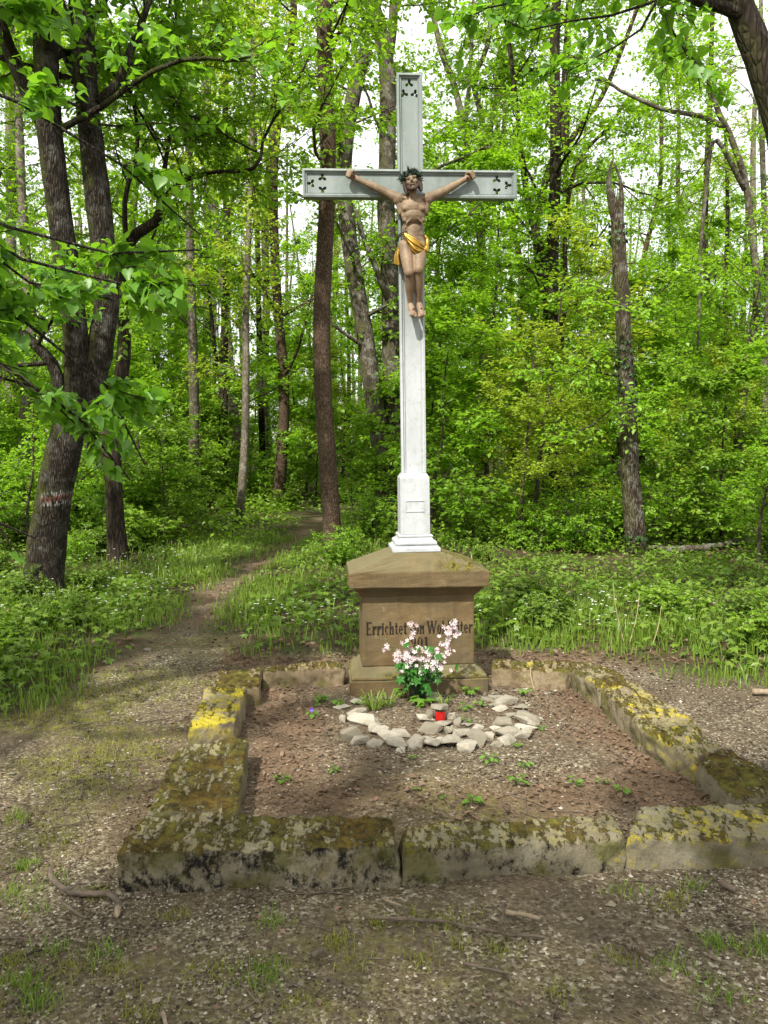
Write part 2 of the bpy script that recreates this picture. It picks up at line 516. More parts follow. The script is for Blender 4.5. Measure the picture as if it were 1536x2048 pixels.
# --- kerb blocks: grey sandstone with moss, yellow lichen and black algae (amounts set per block)
def kerbstone():
    m = Mat('kerb_stone')
    co = m.pos()
    a_l, a_m, a_k, a_g = (m.attr(k, 'OBJECT') for k in ('lichen', 'moss', 'algae', 'ochre'))
    up = m.n('SeparateXYZ', {0: m.n('NewGeometry').outputs['Normal']}).outputs[2]
    top = m.mr(up, 0.35, 0.75)
    n1 = m.noise(co, 5, 6, 0.62)
    n2 = m.noise(co, 110, 4, 0.7)
    c = m.ramp(n1, [(0.3, (0.105, 0.090, 0.060)), (0.55, (0.180, 0.158, 0.108)), (0.75, (0.260, 0.235, 0.175))])
    c = m.mix(a_g, c, m.mix(n1, (0.19, 0.13, 0.07), (0.34, 0.25, 0.15)))
    c = m.mix(m.math('MULTIPLY', m.mr(n2, 0.45, 0.8), 0.4), c, (0.055, 0.045, 0.03))
    # black algae on the sides, running down
    ka = m.noise(m.n('Mapping', {'Vector': co, 'Scale': (1, 1, 0.75)}).outputs[0], 17, 8, 0.78)
    kk = m.math('MULTIPLY', m.mr(m.math('ADD', ka, m.math('MULTIPLY', a_k, 0.17)), 0.60, 0.70), m.math('SUBTRACT', 1.0, top))
    c = m.mix(m.math('MULTIPLY', kk, m.mr(a_k, 0, 0.15)), c, (0.011, 0.010, 0.008))
    # green cast low on the sides
    gz = m.noise(co, 6, 4)
    c = m.mix(m.math('MULTIPLY', m.math('MULTIPLY', m.mr(gz, 0.48, 0.62), 0.7), m.math('SUBTRACT', 1.0, top)), c, (0.075, 0.075, 0.018))
    # thin pale green crust on the top
    c = m.mix(m.math('MULTIPLY', m.math('MULTIPLY', top, m.mr(m.noise(co, 22, 5, 0.7), 0.40, 0.6)), 0.55), c, (0.190, 0.170, 0.060))
    # yellow lichen in sharp-edged patches
    li = m.math('ADD', m.math('MULTIPLY', m.noise(co, 5.5, 7, 0.75, 0.3), 0.62), m.math('MULTIPLY', m.noise(co, 48, 5, 0.75), 0.38))
    lk = m.mr(m.math('ADD', li, m.math('MULTIPLY', a_l, 0.30)), 0.65, 0.69)
    c = m.mix(m.math('MULTIPLY', lk, m.mr(up, 0.0, 0.5)), c, m.mix(m.mr(n2, 0.35, 0.65), (0.22, 0.18, 0.016), (0.36, 0.30, 0.035)))
    # dark moss in streaks along the old chisel marks
    stv = m.n('Mapping', {'Vector': co, 'Rotation': (0, 0, R(58)), 'Scale': (26, 8, 12)}).outputs[0]
    mo = m.math('ADD', m.math('MULTIPLY', m.noise(stv, 1.0, 5, 0.7), 0.42), m.math('ADD', m.math('MULTIPLY', m.noise(co, 4.0, 5, 0.7), 0.30), m.math('MULTIPLY', m.noise(co, 40, 5, 0.7), 0.28)))
    mk = m.math('MULTIPLY', m.mr(m.math('ADD', mo, m.math('MULTIPLY', a_m, 0.22)), 0.606, 0.640), m.mr(up, 0.1, 0.6))
    c = m.mix(mk, c, m.mix(m.mr(m.noise(co, 16, 6, 0.75), 0.38, 0.62), (0.017, 0.012, 0.004), m.mix(m.mr(n1, 0.4, 0.6), (0.085, 0.058, 0.012), (0.105, 0.100, 0.020))))
    h = m.math('ADD', m.math('MULTIPLY', n2, 0.30), m.math('ADD', m.math('MULTIPLY', mk, 0.55), m.math('MULTIPLY', m.noise(stv, 0.8, 3), 0.8)))
    h = m.math('ADD', h, m.math('MULTIPLY', n1, 0.8))
    return m.bsdf(c, 0.95, m.bump(h, 0.85, 0.018), 0.12)
KERB = kerbstone()

# --- pale limestone chunks
def limestone():
    m = Mat('limestone')
    co = m.co('Object')
    r = m.n('ObjectInfo').outputs['Random']
    n1 = m.noise(co, 14, 6, 0.65)
    n2 = m.noise(co, 120, 3, 0.7)
    c = m.mix(r, (0.16, 0.143, 0.108), (0.36, 0.33, 0.27))
    c = m.mix(m.math('MULTIPLY', m.mr(n1, 0.42, 0.65), 0.6), c, (0.15, 0.135, 0.095))
    c = m.mix(m.math('MULTIPLY', m.mr(n2, 0.5, 0.75), 0.3), c, (0.10, 0.09, 0.07))
    return m.bsdf(c, 0.92, m.bump(m.math('ADD', n1, m.math('MULTIPLY', n2, 0.4)), 0.6, 0.008), 0.15)
LIME = limestone()

# --- painted iron of the cross: white with grime streaks, green-grey canopy shade put into the colour above
def paint():
    m = Mat('white_paint')
    co = m.co('Object')
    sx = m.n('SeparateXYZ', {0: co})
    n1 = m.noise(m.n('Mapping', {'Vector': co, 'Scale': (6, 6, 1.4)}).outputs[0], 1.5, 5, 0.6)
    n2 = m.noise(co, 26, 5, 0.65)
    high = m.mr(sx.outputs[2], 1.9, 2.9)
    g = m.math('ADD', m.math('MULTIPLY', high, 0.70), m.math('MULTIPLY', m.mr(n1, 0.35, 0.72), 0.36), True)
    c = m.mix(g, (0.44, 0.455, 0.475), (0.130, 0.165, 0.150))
    c = m.mix(m.math('MULTIPLY', m.mr(n2, 0.52, 0.70), 0.5), c, (0.24, 0.26, 0.22))
    sp = m.noise(co, 75, 2)
    c = m.mix(m.math('MULTIPLY', m.mr(sp, 0.69, 0.74), 0.7), c, (0.13, 0.10, 0.07))
    return m.bsdf(c, 0.45, m.bump(n2, 0.12, 0.004), 0.4)
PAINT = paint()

def flesh():
    m = Mat('carved_flesh')
    co = m.co('Object')
    n1 = m.noise(co, 9, 5, 0.6)
    n2 = m.noise(co, 70, 4, 0.6)
    c = m.mix(m.mr(n1, 0.32, 0.66), (0.105, 0.070, 0.040), (0.250, 0.178, 0.110))
    sx = m.n('SeparateXYZ', {0: co}).outputs[2]
    c = m.mix(m.mr(sx, -0.40, -0.75, 0, 0.45), c, (0.27, 0.18, 0.12))
    c = m.mix(m.math('MULTIPLY', m.mr(n2, 0.50, 0.70), 0.5), c, (0.07, 0.045, 0.026))
    return m.bsdf(c, 0.6, m.bump(n2, 0.15, 0.003), 0.3)
FLESH = flesh()
HAIR = _simple('carved_hair', (0.030, 0.016, 0.010), 0.7, 0.3, 0.4, 60, 0.3)
THORN = _simple('thorn_crown', (0.022, 0.038, 0.022), 0.6, 0.3, 0.5, 80, 0.4)
GOLD = _simple('gilding', (0.40, 0.235, 0.045), 0.36, 0.5, 0.25, 22, 0.1, Metallic=0.9)
CORD = _simple('cord', (0.05, 0.04, 0.035), 0.8)
BLOOD = _simple('wound', (0.07, 0.012, 0.008), 0.6)
INK = _simple('inscription_paint', (0.018, 0.014, 0.011), 0.7, 0.2, 0.3, 60)
POT = _simple('pot_plastic', (0.012, 0.022, 0.014), 0.5, 0.4)
REDGLASS = _simple('red_lantern', (0.36, 0.010, 0.008), 0.22, 0.5, 0.15, 30)
STICK = _simple('dead_wood', (0.105, 0.082, 0.062), 0.9, 0.15, 0.45, 28, 0.5)
STICKPALE = _simple('peeled_wood', (0.21, 0.165, 0.11), 0.85, 0.15, 0.3, 40, 0.3)
STALK = _simple('stalk', (0.30, 0.25, 0.14), 0.8, 0.2, 0.3, 30)
STEMG = _simple('green_stem', (0.07, 0.12, 0.03), 0.7)
# ================================================================ ground
YAW = R(4.6)
EX = np.array([math.cos(YAW), math.sin(YAW), 0])
EY = np.array([-math.sin(YAW), math.cos(YAW), 0])
BARE = np.array([(-60, -60), (-60, 3.1), (-4, 3.6), (-2.5, 3.9), (-2.05, 4.2), (-1.9, 5.0), (-1.78, 5.7), (-1.95, 7.4), (-1.75, 9.6), (-1.45, 12),
                 (-1.40, 15), (-1.25, 17), (-1.15, 17), (-1.15, 15), (-1.15, 12.2), (-1.45, 9.9), (-1.55, 7.4), (-1.45, 6.1), (-1.0, 5.35), (-0.6, 5.42), (0.2, 5.45), (1.0, 5.45),
                 (1.6, 5.4), (1.85, 5.1), (2.05, 4.75), (2.6, 4.65), (8, 4.3), (60, 3.5), (60, -60)])

BARE = BARE * np.array([1.0, YS])

def poly_sd(x, y, poly):
    """signed distance to a polygon, negative inside"""
    d = np.full(x.shape, 1e9)
    ins = np.zeros(x.shape, bool)
    n = len(poly)
    for i in range(n):
        ax, ay = poly[i]
        bx, by = poly[(i + 1) % n]
        ex, ey = bx - ax, by - ay
        t = np.clip(((x - ax) * ex + (y - ay) * ey) / (ex * ex + ey * ey), 0, 1)
        d = np.minimum(d, (x - ax - t * ex) ** 2 + (y - ay - t * ey) ** 2)
        c = ((ay > y) != (by > y)) & (x < (bx - ax) * (y - ay) / (by - ay + 1e-12) + ax)
        ins ^= c
    d = np.sqrt(d)
    return np.where(ins, -d, d)

def p3(x, y, z=0.0):
    return np.stack([x, y, np.full(np.shape(x), z)], -1)

def veg(x, y):
    """1 in the forest floor, 0 on the bare trodden ground"""
    x, y = np.asarray(x, float), np.asarray(y, float)
    s = poly_sd(x, y, BARE) + 0.16 * fbm(p3(x, y), 2.6, 3, 5)
    return np.clip((s + 0.12) / 0.3, 0, 1)

def gh(x, y):
    x, y = np.atleast_1d(np.asarray(x, float)), np.atleast_1d(np.asarray(y, float))
    far = np.clip((np.hypot(x, y) - 9) / 25, 0, 1)
    z = 0.010 * fbm(p3(x, y), 1.7, 3, 2) + far * 0.35 * fbm(p3(x, y), 0.09, 2, 9)
    return z + 0.035 * veg(x, y) * (0.6 + fbm(p3(x, y), 1.3, 2, 4))

def axis(lo, d0, d1, hi, step, grow=1.22):
    a = list(np.arange(d0, d1, step))
    s, v = step, a[-1]
    while v < hi:
        s *= grow
        v += s
        a.append(v)
    s, v = step, a[0]
    pre = []
    while v > lo:
        s *= grow
        v -= s
        pre.append(v)
    return np.array(pre[::-1] + a)

ax_, ay_ = axis(-320, -3.6, 3.6, 320, 0.045), axis(-120, 1.4, 9.0, 420, 0.045)
gx, gy = np.meshgrid(ax_, ay_)
gx, gy = gx.ravel(), gy.ravel()
gz = gh(gx, gy)
near = (np.hypot(gx, gy) < 9)
gz = gz + near * 0.006 * fbm(p3(gx, gy), 9, 2, 31)
nx_ = len(ax_)
ii = (np.arange(len(ay_) - 1)[:, None] * nx_ + np.arange(nx_ - 1)[None, :]).ravel()
GF = np.stack([ii, ii + 1, ii + nx_ + 1, ii + nx_], -1)

# bed inside the kerb (its corners on the ground), drier leaf litter there and along the kerb
BED = np.array([G(*q)[:2] for q in ((500, 1625), (520, 1345), (1130, 1345), (1465, 1612))])
RING = (G(880, 1455)[:2], 0.62)

def litter_mask(x, y):
    s = poly_sd(x, y, BED)
    nz = fbm(p3(x, y), 2.2, 3, 77)
    edge = np.clip(1 - np.abs(s + 0.12) / 0.30, 0, 1)
    c = np.where(s < 0, np.clip(0.35 + 0.9 * nz, 0, 1) * 0.8 + 0.8 * edge, np.exp(-((np.maximum(s, 0)) / 0.25) ** 2) * 0.6)
    back = np.exp(-((y - 5.30 * YS) / 0.25) ** 2) * (np.abs(x - 0.6) < 1.8)
    left = np.exp(-((x + 0.85) / 0.30) ** 2) * (y > 3.0) * (y < 5.5) * 0.8
    trail = np.clip((y - 6.2) / 1.5, 0, 1) * 0.6
    return np.clip(np.maximum(np.maximum(np.maximum(c, back), left), trail), 0, 1)

def ground_mat():
    m = Mat('forest_ground')
    co = m.pos()
    vg, lt, gr = m.attr('veg'), m.attr('litter'), m.attr('greening')
    n1 = m.noise(co, 2.3, 6, 0.65)
    n2 = m.noise(co, 38, 5, 0.7)
    vo = m.n('TexVoronoi', {'Vector': co, 'Scale': 85.0, 'Randomness': 1.0})
    peb = m.mr(vo.outputs['Distance'], 0.1, 0.55)
    pr = m.n('SeparateColor', {0: vo.outputs['Color']}).outputs[0]
    grit = m.ramp(pr, [(0.0, (0.036, 0.028, 0.018)), (0.45, (0.105, 0.084, 0.054)), (0.78, (0.180, 0.150, 0.102)), (0.93, (0.28, 0.245, 0.180)), (1.0, (0.45, 0.41, 0.33))])
    soil = m.ramp(n2, [(0.3, (0.040, 0.030, 0.018)), (0.7, (0.135, 0.104, 0.066))])
    c = m.mix(m.mr(m.math('ADD', n1, m.math('MULTIPLY', n2, 0.3)), 0.54, 0.78, 0.1, 1.0), soil, grit)
    c = m.mix(m.math('MULTIPLY', lt, m.mr(n2, 0.35, 0.6, 0.35, 0.9)), c, m.mix(n2, (0.070, 0.042, 0.024), (0.190, 0.122, 0.074)))
    c = m.mix(m.math('MULTIPLY', gr, m.mr(m.noise(co, 14, 5, 0.7), 0.42, 0.62)), c, m.mix(n2, (0.090, 0.088, 0.018), (0.190, 0.172, 0.045)))
    floor = m.mix(m.mr(n1, 0.4, 0.62), m.mix(n2, (0.028, 0.022, 0.012), (0.100, 0.068, 0.038)), m.mix(n2, (0.020, 0.034, 0.009), (0.060, 0.080, 0.022)))
    c = m.mix(vg, c, floor)
    h = m.math('ADD', m.math('MULTIPLY', n2, 0.8), m.math('MULTIPLY', m.math('SUBTRACT', 1.0, peb), 0.5))
    return m.bsdf(c, 0.95, m.bump(h, 0.8, 0.012), 0.12)

gb = MB().add(np.stack([gx, gy, gz], -1), GF)
ground = gb.obj('ground', ground_mat(), None, smooth=True)
tag(ground, 'trodden gravelly soil of the clearing running into forest floor', 'ground', kind='structure')
def vattr(me, name, vals):
    a = me.attributes.new(name, 'FLOAT', 'POINT')
    a.data.foreach_set('value', np.asarray(vals, np.float32))
vattr(ground.data, 'veg', veg(gx, gy))
vattr(ground.data, 'litter', litter_mask(gx, gy))
def greening(x, y):
    nz = fbm(p3(x, y), 1.5, 3, 41)
    left = np.clip((-x - 0.75) / 0.8, 0, 1) * (y < 6.5)
    front = np.clip((2.9 - y) / 0.5, 0, 1) * 0.6
    mid = np.exp(-((x - 0.35) ** 2 + (y - 3.35) ** 2) / 0.12) * 0.8
    return np.clip((np.maximum(left, np.maximum(front, mid))) * (0.6 + 1.5 * nz), 0, 1)
vattr(ground.data, 'greening', greening(gx, gy))

# ================================================================ pedestal
fm = (G(696, 1391) + G(983, 1388)) / 2
PDH = 0.23                                                 # half depth: the pedestal is wider than deep
PC = fm + PDH * EY                                         # middle of the pedestal on the ground
zz = lambda py, D_: P(837, py, D_)[2]
ped = thing('stone_pedestal', 'brown sandstone pedestal with sloping cap and dark inscription under the white cross', 'pedestal', (PC[0], PC[1], 0), YAW)
def roughen(o, amp, freq, seed):
    V, N = getv(o.data), getn(o.data)
    setv(o.data, V + N * (amp * fbm(V, freq, 3, seed))[:, None])
def dense(o, n):
    bm = bmesh.new()
    bm.from_mesh(o.data)
    bmesh.ops.subdivide_edges(bm, edges=[e for e in bm.edges if e.calc_length() > 0.05], cuts=n, use_grid_fill=True)
    bm.to_mesh(o.data)
    bm.free()
DF = fm[1]
ZC0, ZC1, ZC2 = zz(1176, DF), zz(1144, DF), zz(1105, DF + 0.07)
ZF = zz(1360, DF)
for nm, prof in (('foundation', [(-0.06, 0.440, 0.232), (ZF - 0.0005, 0.438, 0.230)]),
                 ('base_moulding', [(ZF, 0.432, 0.226), (ZF + 0.020, 0.430, 0.224), (ZF + 0.034, 0.408, 0.202), (ZF + 0.052, 0.380, 0.174), (ZF + 0.070, 0.366, 0.160)]),
                 ('die', [(ZF + 0.0705, 0.359, 0.152), (ZC0 - 0.0625, 0.356, 0.150)]),
                 ('cornice', [(ZC0 - 0.062, 0.367, 0.160), (ZC0 - 0.050, 0.369, 0.162), (ZC0 - 0.045, 0.379, 0.172), (ZC0 - 0.032, 0.387, 0.180), (ZC0 - 0.014, 0.409, 0.200), (ZC0, 0.415, 0.206)]),
                 ('cap', [(ZC0 + 0.0005, 0.441, 0.230), (ZC1, 0.442, 0.231), (ZC2, 0.156, 0.156)])):
    o = loft_squares(prof, SAND, nm, ped, 0.008)
    dense(o, 12)
    roughen(o, 0.0045 if nm != 'foundation' else 0.009, 9, len(nm))
    roughen(o, 0.0030, 34, len(nm) + 3)
    if nm == 'die':
        die = o

# --- inscription: a narrow roman with heavy stems, cut from simple strokes
def glyphs():
    g = {}
    T, t, S = 0.115, 0.035, 0.05                 # heavy stem, hairline, serif overhang
    def stem(x, y0, y1, w=T, s0=True, s1=True):
        out = [[(x, y0), (x + w, y0), (x + w, y1), (x, y1)]]
        if s0:
            out.append([(x - S, y0), (x + w + S, y0), (x + w, y0 + 0.05), (x, y0 + 0.05)])
        if s1:
            out.append([(x - S, y1), (x, y1 - 0.05), (x + w, y1 - 0.05), (x + w + S * 0.2, y1)])
        return out
    def ring(cx, cy, rx, ry, a0=0, a1=360, thick=T, thin=t, n=20):
        out = []
        for k in range(n):
            q = []
            for j, inn in ((k, 0), (k + 1, 0), (k + 1, 1), (k, 1)):
                a = R(a0 + (a1 - a0) * j / n)
                th = thin + (thick - thin) * abs(math.cos(a)) ** 1.5
                q.append((cx + (rx - inn * th) * math.cos(a), cy + (ry - inn * (thin + 0.02)) * math.sin(a)))
            out.append(q)
        return out
    bar = lambda x0, x1, y, h=t: [[(x0, y), (x1, y), (x1, y + h), (x0, y + h)]]
    g['E'] = (0.50, stem(0.05, 0, 1) + bar(0.1, 0.46, 0) + bar(0.1, 0.46, 1 - t) + bar(0.1, 0.36, 0.49) + [[(0.42, 0), (0.47, 0), (0.47, 0.14)], [(0.42, 1), (0.47, 0.86), (0.47, 1)]])
    g['r'] = (0.36, stem(0.05, 0, 0.66) + [[(0.16, 0.42), (0.2, 0.42), (0.3, 0.62), (0.36, 0.67), (0.25, 0.67)], [(0.27, 0.55), (0.36, 0.55), (0.36, 0.67), (0.27, 0.67)]])
    g['i'] = (0.24, stem(0.05, 0, 0.66) + [[(0.05, 0.78), (0.165, 0.78), (0.165, 0.9), (0.05, 0.9)]])
    g['c'] = (0.34, ring(0.19, 0.33, 0.17, 0.34, 50, 310) + [[(0.24, 0.5), (0.34, 0.5), (0.34, 0.6), (0.24, 0.6)]])
    g['h'] = (0.46, stem(0.05, 0, 1) + stem(0.29, 0, 0.5, s1=False) + [[(0.16, 0.42), (0.2, 0.42), (0.29, 0.6), (0.4, 0.5), (0.38, 0.64), (0.28, 0.68)]])
    g['t'] = (0.30, stem(0.08, 0.03, 0.9, s0=False, s1=False) + bar(0.0, 0.29, 0.61, 0.05) + [[(0.08, 0.1), (0.2, 0.02), (0.29, 0.04), (0.29, 0.09), (0.21, 0.08), (0.19, 0.14)]])
    g['e'] = (0.38, ring(0.19, 0.33, 0.17, 0.34, 0, 320) + bar(0.08, 0.36, 0.33, 0.04))
    g['v'] = (0.42, [[(0.0, 0.66), (0.13, 0.66), (0.25, 0.12), (0.21, 0), (0.17, 0)], [(0.21, 0), (0.25, 0), (0.41, 0.66), (0.36, 0.66), (0.22, 0.12)]] + bar(-0.03, 0.16, 0.63) + bar(0.3, 0.45, 0.63))
    g['o'] = (0.39, ring(0.19, 0.33, 0.175, 0.34))
    g['n'] = (0.46, stem(0.05, 0, 0.66) + stem(0.29, 0, 0.5, s1=False) + [[(0.16, 0.42), (0.2, 0.42), (0.29, 0.6), (0.4, 0.5), (0.38, 0.64), (0.28, 0.68)]])
    g['W'] = (0.86, [[(0.0, 1), (0.13, 1), (0.29, 0.15), (0.26, 0), (0.21, 0)], [(0.24, 0), (0.28, 0), (0.45, 0.9), (0.4, 0.9)], [(0.36, 1), (0.49, 1), (0.64, 0.15), (0.61, 0), (0.56, 0)], [(0.59, 0), (0.63, 0), (0.84, 1), (0.79, 1)]] + bar(-0.04, 0.17, 0.97) + bar(0.33, 0.52, 0.97) + bar(0.72, 0.9, 0.97))
    g['l'] = (0.25, stem(0.05, 0, 1))
    g['a'] = (0.42, ring(0.17, 0.19, 0.15, 0.2) + stem(0.25, 0, 0.55, s0=False, s1=False) + [[(0.06, 0.5), (0.12, 0.5), (0.2, 0.62), (0.34, 0.52), (0.36, 0.6), (0.24, 0.67), (0.1, 0.63)], [(0.36, 0), (0.43, 0.0), (0.43, 0.05), (0.36, 0.07)]])
    g['\u00e4'] = (0.42, g['a'][1] + [[(0.07, 0.78), (0.16, 0.78), (0.16, 0.9), (0.07, 0.9)], [(0.26, 0.78), (0.35, 0.78), (0.35, 0.9), (0.26, 0.9)]])
    g['1'] = (0.30, stem(0.11, 0, 1, s1=False) + [[(0.0, 0.84), (0.11, 0.9), (0.2, 1.0), (0.11, 1.0)]])
    g['9'] = (0.42, ring(0.2, 0.68, 0.175, 0.32) + ring(0.12, 0.52, 0.255, 0.52, -80, 10, T, 0.05, 12))
    g['0'] = (0.42, ring(0.2, 0.5, 0.18, 0.5))
    g[' '] = (0.12, [])
    return g
GL = glyphs()
def write(mb, text, x0, x1, z0, hgt, y):
    adv = [GL[c][0] + 0.05 for c in text]
    sx = (x1 - x0) / sum(adv)
    x = x0
    for c, a in zip(text, adv):
        for poly in GL[c][1]:
            q = np.array([(x + px * sx, y, z0 + py * hgt) for px, py in poly])
            ar = sum((q[i][0] * q[(i + 1) % len(q)][2] - q[(i + 1) % len(q)][0] * q[i][2]) for i in range(len(q)))
            if ar < 0:
                q = q[::-1]
            n = len(q)
            mb.add(np.concatenate([q, q + (0, 0.012, 0)]), [np.array([list(range(n))]), np.array([[i, i + n, (i + 1) % n + n, (i + 1) % n] for i in range(n)])])
        x += a * sx
ins = MB()
DD = DF + 0.08
write(ins, 'Errichtet von Wohlt\u00e4ter', -0.333, 0.350, zz(1267, DD), 0.080, -0.1555)
write(ins, '1901', -0.082, 0.066, zz(1294, DD), 0.066, -0.1558)
ins.obj('inscription', INK, die)

# ================================================================ cross
CB = PC + np.array([0.0, 0, 0])
DX = PC[1] - 0.03
ZB = zz(369, DX)
crs = thing('wayside_cross', 'tall white painted iron cross with trefoil openings standing on the sandstone pedestal', 'cross', (CB[0], CB[1], 0), YAW)
crs.rotation_euler = (0, R(-0.7), YAW)
ZS = ZC2 + 0.001
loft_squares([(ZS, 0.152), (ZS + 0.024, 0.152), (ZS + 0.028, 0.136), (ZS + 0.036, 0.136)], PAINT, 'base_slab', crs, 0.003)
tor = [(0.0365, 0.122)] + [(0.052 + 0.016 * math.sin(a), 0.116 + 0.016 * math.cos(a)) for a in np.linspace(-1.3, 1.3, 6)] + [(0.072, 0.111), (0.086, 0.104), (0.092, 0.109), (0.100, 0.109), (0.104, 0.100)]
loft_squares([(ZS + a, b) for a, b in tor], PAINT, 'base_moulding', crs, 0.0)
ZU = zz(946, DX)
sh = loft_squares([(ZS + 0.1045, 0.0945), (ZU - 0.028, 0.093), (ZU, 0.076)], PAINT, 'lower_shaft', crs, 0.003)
fr = MB()
z0_, z1_ = zz(1024, DX - 0.07), zz(1001, DX - 0.07)
for b in ((-0.060, 0.060, z0_, z0_ + 0.005), (-0.060, 0.060, z1_ - 0.005, z1_), (-0.060, -0.055, z0_ + 0.005, z1_ - 0.005), (0.055, 0.060, z0_ + 0.005, z1_ - 0.005)):
    fr.add(*box(b[0], b[1], -0.0975, -0.0905, b[2], b[3]))
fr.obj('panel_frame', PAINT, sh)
TH = 0.032                                       # half thickness of the slabs
W2 = 0.0745
HB = 0.080
ZT = zz(150, DX)
def trefoil(cx, cz, r, rot):
    n = 48
    pts = []
    for k in range(n):
        a = 2 * math.pi * k / n
        rr = r * (0.24 + 0.76 * max(0, math.cos(1.5 * ((a + math.pi / 3) % (2 * math.pi / 3) - math.pi / 3))) ** 1.6)
        pts.append((cx + rr * math.cos(a + rot), cz + rr * math.sin(a + rot)))
    V = np.array([(x, y, z) for y in (-0.2, 0.2) for x, z in pts])
    F = [np.array([[k, n + k, n + (k + 1) % n, (k + 1) % n] for k in range(n)]), np.array([list(range(n))]), np.array([list(range(n, 2 * n))[::-1]])]
    return V, F
def slab(name, x0, x1, z0, z1, holes):
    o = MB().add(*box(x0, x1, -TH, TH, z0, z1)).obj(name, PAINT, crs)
    if holes:
        mb = MB()
        for h in holes:
            V, F = trefoil(*h)
            mb.add(V, F)
        c = mb.obj('cutter', PAINT, crs)
        md = o.modifiers.new('b', 'BOOLEAN')
        md.object = c
        md.operation = 'DIFFERENCE'
        md.solver = 'EXACT'
        bake(o)
        bpy.data.objects.remove(c)
    return o
up90 = math.pi / 2
hol = [(0, ZT - 0.052, 0.027, up90), (-0.033, ZT - 0.112, 0.027, up90 + 0.25), (0.033, ZT - 0.112, 0.027, up90 - 0.25)]
upright = slab('upright', -W2, W2, ZU + 0.0005, ZT, hol)
AL = 0.660
armR = slab('arm', W2 + 0.0003, AL, ZB - HB, ZB + HB, [(AL - 0.050, ZB, 0.027, 0), (AL - 0.118, ZB + 0.035, 0.027, up90), (AL - 0.118, ZB - 0.036, 0.027, -up90)])
armL = slab('arm', -AL, -W2 - 0.0003, ZB - HB, ZB + HB, [(-AL + 0.050, ZB, 0.027, math.pi), (-AL + 0.118, ZB + 0.035, 0.027, up90), (-AL + 0.118, ZB - 0.036, 0.027, -up90)])
def moulding(path, parent, closed=False):
    """raised rim along the edge of the face; path runs with the panel on its right"""
    prof = [(-0.004, 0.004), (-0.004, 0.016), (0.008, 0.019), (0.013, 0.014), (0.017, 0.007), (0.022, 0.009), (0.025, 0.0005)]   # (inset, height above face)
    pts = [np.array(p, float) for p in path]
    n = len(pts)
    V = []
    for i in range(n):
        d0 = unit(pts[i] - pts[i - 1]) if i else None
        d1 = unit(pts[i + 1] - pts[i]) if i < n - 1 else None
        nr = lambda d: np.array([d[1], -d[0]])
        if d0 is None:
            off = nr(d1) + (np.array(MITRE[0]) if MITRE[0] is not None else 0)
        elif d1 is None:
            off = nr(d0) + (np.array(MITRE[1]) if MITRE[1] is not None else 0)
        else:
            off = nr(d0) + nr(d1)
        for a, h in prof:
            q = pts[i] + off * a
            V.append((q[0], -TH - h, q[1]))
    m = len(prof)
    F = [(i * m + k, i * m + k + 1, (i + 1) * m + k + 1, (i + 1) * m + k) for i in range(n - 1) for k in range(m - 1)]
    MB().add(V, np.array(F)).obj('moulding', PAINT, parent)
MITRE = ((1, 0), (1, 0))
moulding([(-W2, ZB - HB), (-AL, ZB - HB), (-AL, ZB + HB), (-W2, ZB + HB)], armL)
MITRE = ((-1, 0), (-1, 0))
moulding([(W2, ZB + HB), (AL, ZB + HB), (AL, ZB - HB), (W2, ZB - HB)], armR)
MITRE = ((0, -1), (0, -1))
moulding([(-W2, ZB + HB), (-W2, ZT), (W2, ZT), (W2, ZB + HB)], upright)
MITRE = (None, (0, 1))
moulding([(-W2, ZU + 0.002), (-W2, ZB - HB)], upright)
MITRE = ((0, 1), None)
moulding([(W2, ZB - HB), (W2, ZU + 0.002)], upright)

# ================================================================ carved figure on the cross
def local(px, py, y):
    k = 0.00331
    return np.array([(px - 823.5) * k, y, (369 - py) * k])
CF = -TH
fig = thing('crucifix_figure', 'painted carved figure of a crucified man with gilded loincloth hanging on the white cross', 'statue')
fig.parent = None
fig.location = Vector((CB[0], CB[1], 0)) + (Matrix.Rotation(YAW, 3, 'Z') @ Matrix.Rotation(R(-0.7), 3, 'Y')) @ Vector((0, 0, ZB))
fig.rotation_euler = (0, R(-0.7), YAW)
fig.scale = (0.935, 0.935, 0.935)
bd = MB()
def limb(pts, rad, n=10, fl=None, sides=12):
    q = resample(np.array(pts), n)
    r = np.interp(np.linspace(0, 1, n), np.linspace(0, 1, len(rad)), rad)
    V, F = tube(q, r, sides, True, fl)
    bd.add(V, F)
    bd.add(*ellipsoid(q[0], [r[0]] * 3, nu=10, nv=7))
    bd.add(*ellipsoid(q[-1], [r[-1]] * 3, nu=10, nv=7))
L = local
# torso
for c, r in ((L(825, 421, -0.125), (0.081, 0.052, 0.062)), (L(825, 440, -0.128), (0.078, 0.053, 0.060)), (L(824, 462, -0.115), (0.070, 0.044, 0.064)), (L(824, 474, -0.114), (0.071, 0.046, 0.050)),
             (L(825, 486, -0.112), (0.074, 0.050, 0.052)), (L(824, 404, -0.115), (0.072, 0.036, 0.026)),
             (L(812, 426, -0.156), (0.034, 0.016, 0.022)), (L(839, 426, -0.156), (0.034, 0.016, 0.022)),
             (L(812, 448, -0.151), (0.030, 0.015, 0.020)), (L(840, 448, -0.151), (0.030, 0.015, 0.020)),
             (L(826, 465, -0.148), (0.036, 0.014, 0.044))):
    bd.add(*ellipsoid(c, r))
for s in (-1, 1):                                          # rib arch and collar bones
    limb([L(826 + s * 2, 442, -0.176), L(826 + s * 11, 451, -0.168), L(826 + s * 20, 461, -0.152)], (0.004, 0.005, 0.004))
    limb([L(825 + s * 4, 409, -0.150), L(825 + s * 26, 402, -0.130)], (0.009, 0.010))
limb([L(824, 408, -0.118), L(823, 388, -0.135)], (0.034, 0.029))
